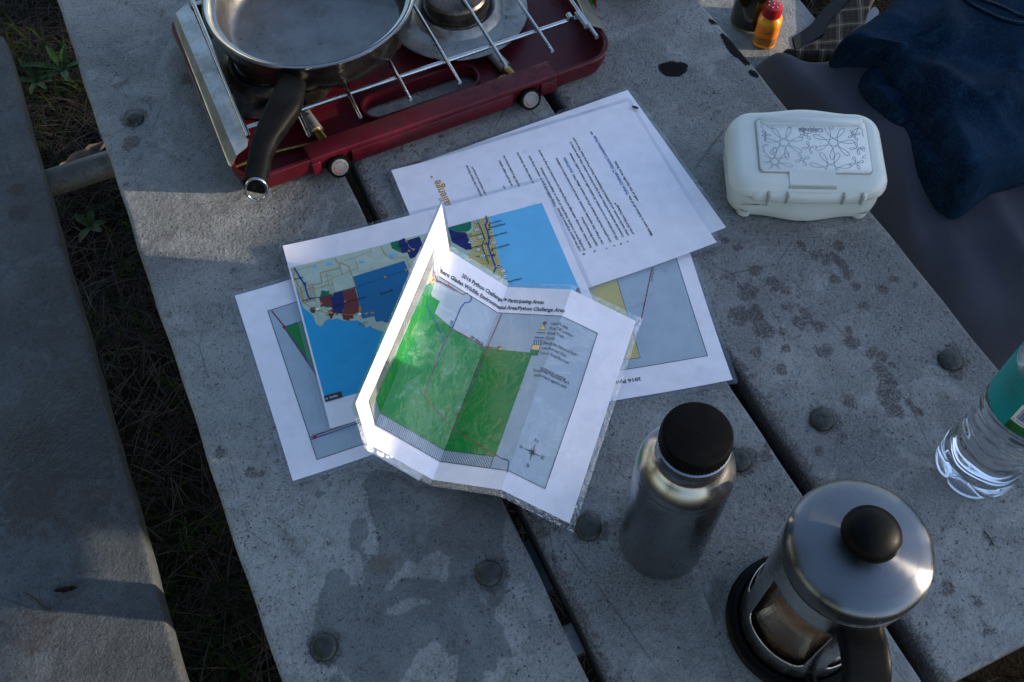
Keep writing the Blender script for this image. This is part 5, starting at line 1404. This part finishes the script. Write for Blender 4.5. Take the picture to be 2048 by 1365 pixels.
# flap: raised rounded panel over a shallow groove, its back edge curved, hinge tongue in front
def prism(b_, outline, h0, h1, bev=.0006):
    n = len(outline); cx = sum(p[0] for p in outline)/n; cy = sum(p[1] for p in outline)/n
    sh = lambda k: [Wt(cx+(p[0]-cx)*(1-k/.05), cy+(p[1]-cy)*(1-k/.035), 0) for p in outline]
    rows = [[Wt(p[0], p[1], h0) for p in outline], [Wt(p[0], p[1], h1-bev) for p in outline], [Wt(cx+(p[0]-cx)*(1-bev/.05), cy+(p[1]-cy)*(1-bev/.035), h1) for p in outline]]
    b_.grid(rows, closed_u=True); b_.f.append(tuple(range(len(b_.v)-n, len(b_.v))))
    return b_
FU0, FU1, FV0, FV1 = -.0510, .0610, -.0300, .0335
def flap_outline(m_=0.0):
    p = [(u, v) for u, v, _ in rrect(FU0-m_, FV0-m_, FU1+m_, FV1+m_, .005, 0, 5)]
    out = []
    for u, v in p: out.append((u, v))
    # bow the back edge
    fin = []
    for i, (u, v) in enumerate(out):
        if v > FV1-.0015+m_: v += .0035*math.cos((u-(FU0+FU1)/2)/((FU1-FU0)/2)*math.pi/2)
        fin.append((u, v))
    return fin
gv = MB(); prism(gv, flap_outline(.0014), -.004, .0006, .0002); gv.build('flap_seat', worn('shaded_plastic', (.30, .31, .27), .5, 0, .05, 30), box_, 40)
fp = MB(); prism(fp, flap_outline(), 0, .0020); 
flap = fp.build('flap', M_FLAP, box_, 40)
lipb = MB(); prism(lipb, [(u, v) for u, v, _ in rrect(FU0+.004, FV1-.007, FU1-.003, FV1+.0045, .004, 0, 4)], .001, .0034, .0012); lipb.build('flap_lip', M_WHITEP, flap, 50)
tg = MB(); prism(tg, [(u, v) for u, v, _ in rrect(-.0225, -.0440, .0240, -.0290, .0012, 0, 2)], -.003, .0017); tg.build('hinge_tongue', M_WHITEP, flap, 40)
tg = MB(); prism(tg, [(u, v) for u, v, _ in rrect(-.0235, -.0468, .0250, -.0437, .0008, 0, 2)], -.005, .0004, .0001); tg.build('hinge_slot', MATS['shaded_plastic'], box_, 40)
# rear hinge teeth on the front wall
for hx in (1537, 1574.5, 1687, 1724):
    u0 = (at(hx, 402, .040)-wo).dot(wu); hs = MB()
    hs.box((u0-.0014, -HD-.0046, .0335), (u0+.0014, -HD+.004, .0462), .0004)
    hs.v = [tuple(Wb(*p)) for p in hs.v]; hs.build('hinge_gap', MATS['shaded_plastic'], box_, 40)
sk = MB(); rows = []
for z, o_ in ((.0330, .0000), (.0322, .0012), (.0350, .0024), (.0400, .0026), (.0440, .0010), (.0460, -.0015)):
    rows.append([Wb(-.058+.116*k/40, -HD-o_-.002*math.cos(min(1, abs(-.058+.116*k/40)/(HW*.62))*math.pi/2)**2+(.003 if k in (0, 40) else 0), z) for k in range(41)])
sk.grid(rows, flip=True); sk.build('lid_skirt', M_WHITEP, box_, 50)
# looped pattern
pat = MB()
def clip_in(u, v): return FU0+.0035 < u < FU1-.0035 and FV0+.0015 < v < FV1-.0080
def ribbon(pts, w=.00055, h=.00215):
    for (a, b_) in zip(pts[:-1], pts[1:]):
        if not (clip_in(*a) and clip_in(*b_)): continue
        dx_, dy_ = b_[0]-a[0], b_[1]-a[1]; L = math.hypot(dx_, dy_) or 1e-9; nx_, ny_ = -dy_/L*w/2, dx_/L*w/2
        pat.add([Wt(a[0]+nx_, a[1]+ny_, h), Wt(a[0]-nx_, a[1]-ny_, h), Wt(b_[0]-nx_, b_[1]-ny_, h), Wt(b_[0]+nx_, b_[1]+ny_, h)], [(0, 1, 2, 3)])
def flower(cx, cy, R, n, ph, B=.40):
    pts = []
    for k in range(161 if n > 5 else 81):
        t_ = 2*math.pi*k/(160 if n > 5 else 80)
        q_ = 2 if n > 5 else 1
        pts.append((cx+R*((1-B)*math.cos(q_*t_+ph)+B*math.cos((n-q_)*t_-ph)), cy+R*((1-B)*math.sin(q_*t_+ph)-B*math.sin((n-q_)*t_-ph))))
    ribbon(pts)
for cx, cy, R, ph in ((-.0245, .0045, .0205, .3), (.0255, .006, .0215, .05), (-.036, -.0190, .0180, .6), (.020, -.0265, .0215, .2), (-.002, .0330, .0190, .9), (.056, .028, .016, .4), (.064, -.006, .013, .1), (-.046, .031, .014, .2), (.026, .036, .014, .2)): flower(cx, cy, R, 7, ph)
for cx, cy, R, ph in ((.0005, -.001, .0076, .2), (-.0015, .0155, .0076, .5), (-.008, -.0160, .0078, .4), (.0490, -.001, .0076, .1), (.0475, .0150, .0068, .4), (.046, -.0190, .0078, .3), (-.0475, .0000, .0066, .2), (-.0440, .0130, .0064, .1)): flower(cx, cy, R, 4, ph, .42)
pat.build('loop_pattern', M_GREYINK, flap, None)
V, T, w = text_tris('Cottonelle', True)
tb = MB(); tb.add([Wt(.0165-p[0]/w*.0250, .0230-p[1]*.0070, .0023) for p in V], T); tb.f = [tuple(f_) for f_ in tb.f]
tb.build('flap_lettering', worn('grey_lettering', (.20, .20, .23), .45, 0, .1, 40), flap, None)
tk = MB(); prism(tk, [(-.0440, .0100), (-.0425, .0100), (-.0417, .0180), (-.0432, .0180)], .0019, .0022, .00005); tk.build('printed_tick', M_GREYINK, flap, None)
V, T, w = text_tris('B15343N0EX 1107', True)
tb = MB(); tb.add([Wb(-.0660+p[0]/w*.027, -HD*.972-.0004, .0235+p[1]*.0030) for p in V], T); tb.build('date_stamp', M_DARKINK, box_, None)

# ------------------------------------------------------------------ things on the right bench
def nz(v): return noise.noise(Vector(v))
def lump(outline, base, h, rise=.18, folds=(), amp=.006, nb=180, nr=46, sag=.0, center=None, hem=.35, cap=True):
    """a heap of cloth over an outline (world xy), rounded over at its hem, with folds"""
    O = [Vector((p[0], p[1], 0)) for p in outline]
    L = [0]
    for a, b_ in zip(O, O[1:]+O[:1]): L.append(L[-1]+(b_-a).length)
    ring = []
    Oc = O+[O[0]]
    for k in range(nb):
        s_ = L[-1]*k/nb; i = max(j for j in range(len(O)) if L[j] <= s_); f_ = (s_-L[i])/(L[i+1]-L[i])
        ring.append(Oc[i].lerp(Oc[i+1], f_))
    for _ in range(3): ring = [ring[k-1]*.25+ring[k]*.5+ring[(k+1) % nb]*.25 for k in range(nb)]
    c_ = Vector((center[0], center[1], 0)) if center else sum(ring, Vector())/nb
    rows = []
    for r_ in range(nr+1):
        t_ = r_/nr
        row = []
        for p in ring:
            if r_ == 0: k = .965
            else: k = 1-((r_-1)/(nr-1))*.995
            q_ = c_+(p-c_)*k
            d_ = (p-q_).length
            up = math.sqrt(max(0, 1-(1-min(1, d_/(h*hem+.004)))**2))
            z = base+(0 if r_ == 0 else h*(.32+.68*up))
            for (ang, fr_q, am, sd) in folds:
                ca, sa_ = math.cos(ang), math.sin(ang)
                a_ = q_.x*ca+q_.y*sa_; b2 = -q_.x*sa_+q_.y*ca
                w_ = nz((a_*fr_q*.22+sd, b2*fr_q, sd))
                z += am*up*(2.0*math.exp(-(w_*4.2)**2)-.6)
            z += amp*up*nz((q_.x*16, q_.y*16, base*3))
            if cap:                           # low and flat where the photo shows sun passing over the cloth
                l_ = .5*q_.x+.866*q_.y; top = -.2965+.24*(.866*q_.x-.5*q_.y-.342)
                k_ = min(1, max(0, (l_-1.215)/.035)); k_ = k_*k_*(3-2*k_)
                if z > top: z += (max(top, -.2985)-z)*k_
            row.append(Vector((q_.x, q_.y, z)))
        rows.append(row)
    b_ = MB(); b_.grid(rows, closed_u=True, flip=False)
    return b_
z3 = lambda pts, z: zoomed(1240, 0, 2.438, pts, z)
bag_out = [(.742, .850), (.80, .815), (.87, .778), (.96, .735), (1.12, .66), (1.14, .30), (1.0, .292), (.86, .300), (.80, .306), (.752, .316), (.728, .345), (.722, .6), (.725, .80)]
bg_ = lump([Vector(p) for p in bag_out], -.2985, .150, folds=((1.45, 9, .010, 3.1), (.5, 5, .010, 8.2)), amp=.010, center=(.90, .55), hem=.55)
o = bg_.build('sleeping_bag', M_BAG, None, 70); tag(o, 'mauve grey padded sleeping bag lying on the far bench under the jeans', 'sleeping bag')
# dark grey cloth, plaid shirt, small pale cloth
zb2 = lambda pts, z: zoomed(1420, 0, 5.12, pts, z)
o = lump(zb2([(872,268),(960,215),(1060,160),(1140,70),(1230,-20),(1400,-140),(1520,-60),(1400,40),(1260,160),(1190,280),(1010,345),(905,410)], -.275), -.2985, .020, folds=((.6, 14, .002, 2.0),), nb=120, nr=30).build('dark_cloth', M_GREYC, None, 70)
tag(o, 'crumpled dark grey garment lying behind the plaid shirt', 'clothing')
o = lump(zb2([(700,548),(870,505),(890,450),(960,380),(1080,320),(1200,275),(1215,190),(1260,110),(1340,40),(1430,-60),(1560,-180),(1750,-160),(1660,40),(1640,150),(1600,260),(1500,420),(1500,620),(1250,640),(1000,600)], -.270), -.2985, .030, folds=((.3, 13, .003, 5.0), (1.3, 9, .003, 1.0)), nb=150, nr=40).build('plaid_shirt', M_PLAID, None, 70)
tag(o, 'brown and white plaid flannel shirt bunched beside the jeans', 'shirt')
o = lump(zb2([(1590,170),(1640,70),(1700,15),(1745,60),(1745,130),(1660,230),(1560,300),(1480,260),(1450,280),(1500,210)], -.262), -.275, .020, folds=((.8, 20, .006, 2.0),), nb=80, nr=20).build('pale_cloth', M_SOCK, None, 70)
tag(o, 'small pale grey cloth tucked between plaid shirt and jeans', 'cloth')
jeans = thing('jeans', 'dark blue denim jeans heaped on the sleeping bag', 'jeans', (1.0, .62, -.16))
J1 = z3([(1330,-10),(1270,60),(1190,122),(1110,178),(1052,225),(1030,258),(1060,275),(1130,278),(1225,290),(1262,335),(1320,430),(1400,560),(1490,720),(1560,880),(1612,975),(1650,1005),(1700,1000),(1745,965),(1810,915),(1970,850),(2250,760),(2420,400),(2350,30),(2000,-45),(1600,-40)], -.12)
j1 = lump(J1, -.168, .085, folds=((.75, 10, .006, 1.2), (2.2, 7, .005, 4.2), (1.7, 16, .0022, 5.0)), amp=.006, nb=320, nr=110, hem=.42)
j1.build('leg', M_DENIM, jeans, 75)
J2 = z3([(1238,312),(1185,335),(1155,385),(1165,425),(1205,475),(1262,545),(1310,650),(1390,772),(1450,880),(1525,945),(1590,1005),(1650,1000),(1620,830),(1520,640),(1420,470),(1330,350)], -.135)
lump(J2, -.172, .052, folds=((2.2, 14, .006, 7.0), (.7, 10, .004, 2.0)), amp=.008, nb=220, nr=60, hem=.6).build('leg', M_DENIM, jeans, 75)
# seams and a belt loop
def seam(pts, z, r_=.0011, name='seam'):
    P = smooth_path(zoomed(1240, 0, 2.438, pts, z), 10)
    # drape on the denim surface
    out = []
    vs = [Vector(p) for p in j1.v]
    for p in P:
        best = min(vs, key=lambda q_: (q_.x-p.x)**2+(q_.y-p.y)**2); out.append(Vector((p.x, p.y, best.z+.0016)))
    out = [out[max(i-1, 0)]*.25+out[i]*.5+out[min(i+1, len(out)-1)]*.25 for i in range(len(out))]
    return MB().tube(out, r_, 6).build(name, M_DENIM, jeans, 60), out
s1, pts1 = seam([(1640,-20),(1720,40),(1820,110),(1970,190)], -.09, .0022)
s2, pts2 = seam([(1700,-30),(1780,20),(1880,80),(1985,150)], -.09, .0014)
hem_, ptsh = seam([(1248,322),(1300,415),(1385,560),(1475,715),(1550,885),(1600,965)], -.12, .0030, 'hem')
s3_, pts3 = seam([(1372,648),(1420,662),(1470,684),(1505,690)], -.09, .0016)
st = MB()
for pts in (pts1, pts2, pts3):
    for i in range(0, len(pts)-1, 1):
        a, b_ = pts[i], pts[i+1]; m0, m1 = a.lerp(b_, .15), a.lerp(b_, .75)
        st.tube([m0+Vector((0, .0035, .0012)), m1+Vector((0, .0035, .0012))], .0005, 5)
st.build('stitching', M_STITCH, jeans, None)
# spice shaker
sp_c = (.8722, .9600, -.2985)
shk = thing('spice_shaker', 'small orange yellow spice shaker with red perforated cap on the bench', 'shaker', sp_c)
def oval(r, z, a): return r*(1+.06*math.cos(4*a))
MB().lathe([(.001, .0005), (.0172, .0005), (.0188, .003), (.0190, .010), (.0190, .042), (.0196, .0445), (.0190, .047), (.0165, .0525), (.0135, .0555), (.0130, .0575)], sp_c, 64, oval).build('shaker_body', M_YELLOW, shk, 45)
lbl = MB().lathe([(.0192, .0215), (.0192, .0405)], sp_c, 64, oval).build('label', M_LABELO, shk, None)
MB().lathe([(.0192, .0075), (.0192, .0213)], sp_c, 64, oval).build('label_band', M_LABELB, shk, None)
V, T, w = text_tris('BRAZOS', True)
la = math.atan2(-sp_c[1], -sp_c[0])+.25
tb = MB(); tb.add([(sp_c[0]+.0196*math.cos(la+(p[0]/w-.5)*.75)*(1.06 if False else 1.02), sp_c[1]+.0196*math.sin(la+(p[0]/w-.5)*.75)*1.02, sp_c[2]+.032+p[1]*.0050) for p in V], T).build('label_lettering', principled('purple_print', (.12, .02, .05), .5)[0], shk, None)
cp = MB().lathe([(.0140, .0560), (.0146, .0565), (.0147, .0700), (.0138, .0735), (.0115, .0752), (.0005, .0758)], sp_c, 120, lambda r, z, a: r*(1+.014*(math.cos(30*a) > 0)) if z < .070 else r).build('cap', M_REDCAP, shk, 35)
hb_ = MB()
for (r_, n_) in ((.0085, 7), (.0, 1)):
    for k in range(n_):
        a = 2*math.pi*k/n_+.3; c_ = (sp_c[0]+r_*math.cos(a), sp_c[1]+r_*math.sin(a), sp_c[2]+.0762-(.0003 if r_ else 0)); hb_.lathe([(.0014, 0), (.0012, .0003), (.0001, .0003)], c_, 10)
hb_.build('shaker_hole', M_HOLE, shk, None)
jc = (.8745, 1.012, -.2985)
jar = thing('sauce_jar', 'round glass jar of dark brown sauce standing behind the spice shaker', 'jar', jc)
MB().lathe([(.001, .003), (.026, .003), (.0275, .006), (.0275, .030), (.001, .030)], jc, 64).build('sauce', worn('brown_sauce', (.060, .018, .008), .35, 0, .3, 60), jar, 40)
MB().lathe([(.001, .0005), (.027, .0005), (.030, .003), (.030, .070), (.026, .080), (.024, .086), (.0225, .086), (.0225, .080), (.0285, .070), (.0285, .004), (.001, .002)], jc, 64).build('jar_glass', M_SMOKE, jar, 40)
MB().lathe([(.0255, .083), (.0255, .097), (.024, .098), (.0005, .098)], jc, 64).build('jar_lid', M_DARK, jar, 30)

# ------------------------------------------------------------------ small litter
def wrapper(name, pts, z, mat, lab_, cat):
    b_ = MB(); P = [at(*p, z) for p in pts]; n = len(P); c_ = sum(P, Vector())/n
    rows = [[p+Vector((0, 0, .001+.004*(k % 2))) for k, p in enumerate(P)], [c_.lerp(p, .5)+Vector((0, 0, .006+.003*((k+1) % 2))) for k, p in enumerate(P)], [c_+Vector((0, 0, .007)) for p in P]]
    b_.grid(rows, closed_u=True)
    return tag(b_.build(name, mat, None, 30), lab_, cat)
wrapper('wrapper', [(1172,2),(1182,20),(1187,14),(1190,-10),(1178,-16),(1168,-10)], .002, M_WRAPG, 'crumpled green scrap beside the right end of the stove', 'wrapper')
wrapper('wrapper', [(1186,2),(1189,20),(1192,23),(1193,10),(1190,-12),(1183,-8)], .002, M_WRAPR, 'small brown red scrap next to the green one by the stove', 'wrapper')
# black bag just reaching into the top of the frame
o = MB().box((-.12, -.09, 0), (.12, .09, .10), .022).v
a_, b_ = at(1196, 3, .004), at(1318, 0, .004)
ang = math.atan2((b_-a_).y, (b_-a_).x); cm = (a_+b_)/2
mbx = MB(); mbx.box((-(b_-a_).length/2-.005, .004, .001), ((b_-a_).length/2+.005, .17, .09), .018)
mbx.v = [(cm.x+p[0]*math.cos(ang)-p[1]*math.sin(ang), cm.y+p[0]*math.sin(ang)+p[1]*math.cos(ang), p[2]) for p in mbx.v]
bagk = mbx.build('camera_case', M_CANVAS, None, 40); tag(bagk, 'black bag behind the stove at the very top edge', 'bag')
# leaf fragments, twigs
def leafbit(name, px, py, z, L, W_, ang, lab_, mat=M_LEAF, curl=.004, cat='leaf'):
    c_ = at(px, py, z); b_ = MB(); rows = []
    for i in range(9):
        s_ = -1+2*i/8; w_ = W_*(1-abs(s_)**2.2)*(1+.25*math.sin(i*2.3))+.0003
        rows.append([c_+Vector((math.cos(ang)*s_*L-math.sin(ang)*w_*k, math.sin(ang)*s_*L+math.cos(ang)*w_*k, .0006+curl*(k*k+.4*s_*s_))) for k in (-1, -.4, 0, .4, 1)])
    b_.grid(rows); o = b_.build(name, mat, None, 60); tag(o, lab_, cat)
    return o
leafbit('leaf_fragment', 1270, 217, .0042, .0042, .0018, -.9, 'tiny curled brown leaf on the corner of the rules sheets', M_TWIG, .0008)
leafbit('dry_leaf', 136, 1182, -.2995, .013, .0035, -.25, 'small dark curled leaf on the near bench', M_TWIG, .006)
def twig(pts, z, r_, lab_):
    P = [at(*p, z) for p in pts]; o = MB().tube(smooth_path(P, 4), r_, 6).build('twig', M_TWIG, None, 60); tag(o, lab_, 'twig')
twig([(46,1184),(70,1198),(82,1210),(102,1222)], -.2988, .0008, 'thin dark twig lying on the near bench')
twig([(1968,1062),(1980,1078),(1988,1092)], .001, .0006, 'tiny dark splinter on the table near the water bottle')
leafbit('fallen_leaf', 168, 322, GZ+.04, .055, .018, .30, 'pale dead leaf on the ground beside the frame pipe', M_LEAF, .012)

# ------------------------------------------------------------------ ground cover
def blades(n, areas, hmin, hmax, wid, lay, name, mat, lab_, cat, seed):
    r_ = np.random.RandomState(seed); b_ = MB(); tot = sum(a[4] for a in areas)
    for (x0, x1, y0, y1, wt) in areas:
        for _ in range(int(n*wt/tot)):
            x, y = r_.uniform(x0, x1), r_.uniform(y0, y1)
            if noise.noise(Vector((x*5, y*5, seed))) < r_.uniform(-.55, .25): continue
            L = r_.uniform(hmin, hmax); a = r_.uniform(0, 6.283); ln = r_.uniform(*lay)
            d = Vector((math.cos(a), math.sin(a), 0)); s_ = Vector((-d.y, d.x, 0))*wid*r_.uniform(.6, 1.3)
            p = Vector((x, y, GZ+r_.uniform(0, .006)))
            p1 = p+d*(L*.45*math.sin(ln))+Vector((0, 0, L*.5*math.cos(ln)+.002)); p2 = p1+d*(L*.5*math.sin(min(1.6, ln+.4)))+Vector((0, 0, L*.45*math.cos(min(1.6, ln+.4))))
            b_.add([p-s_, p+s_, p1+s_*.8, p1-s_*.8, p2], [(0, 1, 2, 3), (3, 2, 4)])
    o = b_.build(name, mat, None, 60, kind='stuff'); tag(o, lab_, cat)
M_WEED = worn('weed_leaf', (.009, .028, .0025), .6, 0, .4, 60, Specular_IOR_Level=.2)
def weed(px, py, n, L, w, seed, lab_):
    r_ = random.Random(seed); c_ = at(px, py, GZ+.01); b_ = MB()
    for k in range(n):
        a = 6.283*k/n+r_.uniform(-.5, .5); d = Vector((math.cos(a), math.sin(a), 0)); s_ = Vector((-d.y, d.x, 0)); l_ = L*r_.uniform(.7, 1.2); rows = []
        for i in range(7):
            t_ = i/6; ww = w*math.sin(math.pi*min(1, t_*.92+.08))**.8+.0004
            p = c_+d*(l_*t_)+Vector((0, 0, .012+l_*.75*t_*(1-.62*t_)))
            rows.append([p-s_*ww, p+Vector((0, 0, -ww*.4)), p+s_*ww])
        b_.grid(rows)
    tag(b_.build('weed', M_WEED, None, 60, loc=tuple(c_)), lab_, 'weed', None)
weed(130, 148, 7, .075, .0075, 1, 'broad leaved green weed in the sunlit gap beside the table edge')
weed(78, 172, 8, .060, .006, 3, 'leafy green weed in shade just behind the frame pipe')
weed(185, 462, 5, .045, .007, 4, 'green weed with long blades in front of the frame pipe')
AR = [(-.55, .0, .45, 2.4, 6), (-.9, 1.6, -.4, 2.6, 2), (.0, .75, -.2, .75, 1.5), (.9, 1.9, .9, 1.7, 1)]
blades(6500, AR, .03, .075, .0022, (.5, 1.35), 'grass', M_GRASS, 'short dark grass on the ground below the table and benches', 'grass', 1)
blades(17000, AR, .07, .16, .0008, (1.35, 1.57), 'pine_needles', M_NEEDLE, 'fallen brown pine needles under the table', 'pine needles', 2)
blades(4000, AR, .06, .14, .0011, (1.25, 1.57), 'straw', M_STRAW, 'dry straw stems among the grass under the table', 'straw', 3)

# ------------------------------------------------------------------ added sun blocker, out of frame; boards and gaps shaped for the sun patches
fe, fn = Vector((math.cos(sa), math.sin(sa), 0)), Vector((-math.sin(sa), math.cos(sa), 0))
FD = 2.4
def fz(h): return (h+math.sin(se)*FD)/math.cos(se)
def fpt(l, z, d=FD): return fe*d+fn*l+Vector((0, 0, z))
blocker = thing('board_blocker', 'added unseen board screen blocking low sun beyond the far bench', 'blocker', tuple(fpt(-.2, GZ)))
mf = Matrix(((fn.x, fe.x, 0, 0), (fn.y, fe.y, 0, 0), (0, 0, 1, 0), (0, 0, 0, 1)))
def fboard(l0, l1, h0, h1): MB().box((l0, FD, fz(h0)), (l1, FD+.022, fz(h1)), .003, mf).build('blocker_board', M_BLOCKER, blocker)
fboard(-1.6, 1.222, -.142, .078)
fboard(.37, 1.222, -.262, -.145)
fboard(-1.6, 1.222, -.46, -.262)
for h0, h1 in ((-.66, -.463), (-.86, -.663)): fboard(-1.6, 1.40, h0, h1)
for h0, h1 in ((-.26, .066), (-.46, -.262), (-.66, -.463), (-.86, -.663)): fboard(1.68, 2.9, h0, h1)
for l in (-1.52, -.4, .60, 1.17, 1.72, 2.85):
    MB().box((l-.022, FD+.024, GZ-.02), (l+.022, FD+.07, fz(.055)), .004, mf).build('blocker_post', M_BLOCKER, blocker)

# ------------------------------------------------------------------ added trees, out of frame, put left of the table to darken that side
M_TRUNK = worn('tree_bark', (.06, .045, .035), .9, 0, .4, 10, .6, 40)
def leafmat():
    m, t, b = principled('tree_leaf', (.03, .06, .012), .55)
    n = t.noise(2.5, 3, .6, t.obj()); t.put(b.inputs['Base Color'], t.mix(t.ramp(n, .35, .65), (.022, .050, .010), (.060, .095, .020)))
    return m
M_TLEAF = leafmat()
def tree(x, y, h, cr, cz, seed, lab_):
    r_ = random.Random(seed); root = thing('shade_tree', lab_, 'tree', (x, y, GZ))
    tb = MB(); top = Vector((x+r_.uniform(-.3, .3), y+r_.uniform(-.3, .3), GZ+h*.62))
    pth = smooth_path([(x, y, GZ-.05), (x+.05, y, GZ+.5), (x+r_.uniform(-.15, .15), y+.1, GZ+h*.35), tuple(top)], 6)
    tb.tube(pth, [.20*(1-.62*i/(len(pth)-1)) for i in range(len(pth))], 14)
    tips = []
    for k in range(11):
        st_ = pth[int(len(pth)*r_.uniform(.45, .95))]; a = r_.uniform(0, 6.28); L = cr*r_.uniform(.5, .95)
        e = st_+Vector((math.cos(a)*L, math.sin(a)*L, r_.uniform(.1, .7)*cr)); mid = st_.lerp(e, .5)+Vector((0, 0, .15*cr))
        pp = smooth_path([st_, mid, e], 5); tb.tube(pp, [.06*(1-.8*i/(len(pp)-1)) for i in range(len(pp))], 7); tips += [mid, e, mid.lerp(e, .5)]
    tb.build('trunk', M_TRUNK, root, 60)
    lf = MB()
    for k in range(7000):
        c_ = r_.choice(tips)+Vector((r_.gauss(0, .34), r_.gauss(0, .34), r_.gauss(0, .26)))*cr*.55
        if c_.x > -.75 or (c_-Vector((x, y, GZ+h*.72))).length > cr*1.25: continue
        u_ = Vector((r_.gauss(0, 1), r_.gauss(0, 1), r_.gauss(0, .6))).normalized(); v_ = u_.cross(Vector((r_.gauss(0, 1), r_.gauss(0, 1), r_.gauss(0, 1)))).normalized()
        L = r_.uniform(.07, .13); lf.add([c_-u_*L, c_+v_*L*.45, c_+u_*L, c_-v_*L*.45], [(0, 1, 2, 3)])
    lf.build('crown', M_TLEAF, root, None)
tree(-1.9, 1.0, 4.4, 1.75, 3, 1, 'added unseen tree darkening the near bench from the left')
tree(-3.4, -1.6, 5.2, 1.9, 3, 2, 'taller added tree, unseen behind the camera, darkening the left')
tree(-2.2, 4.6, 5.0, 1.8, 3, 3, 'added unseen tree beyond the far left end, darkening that side')
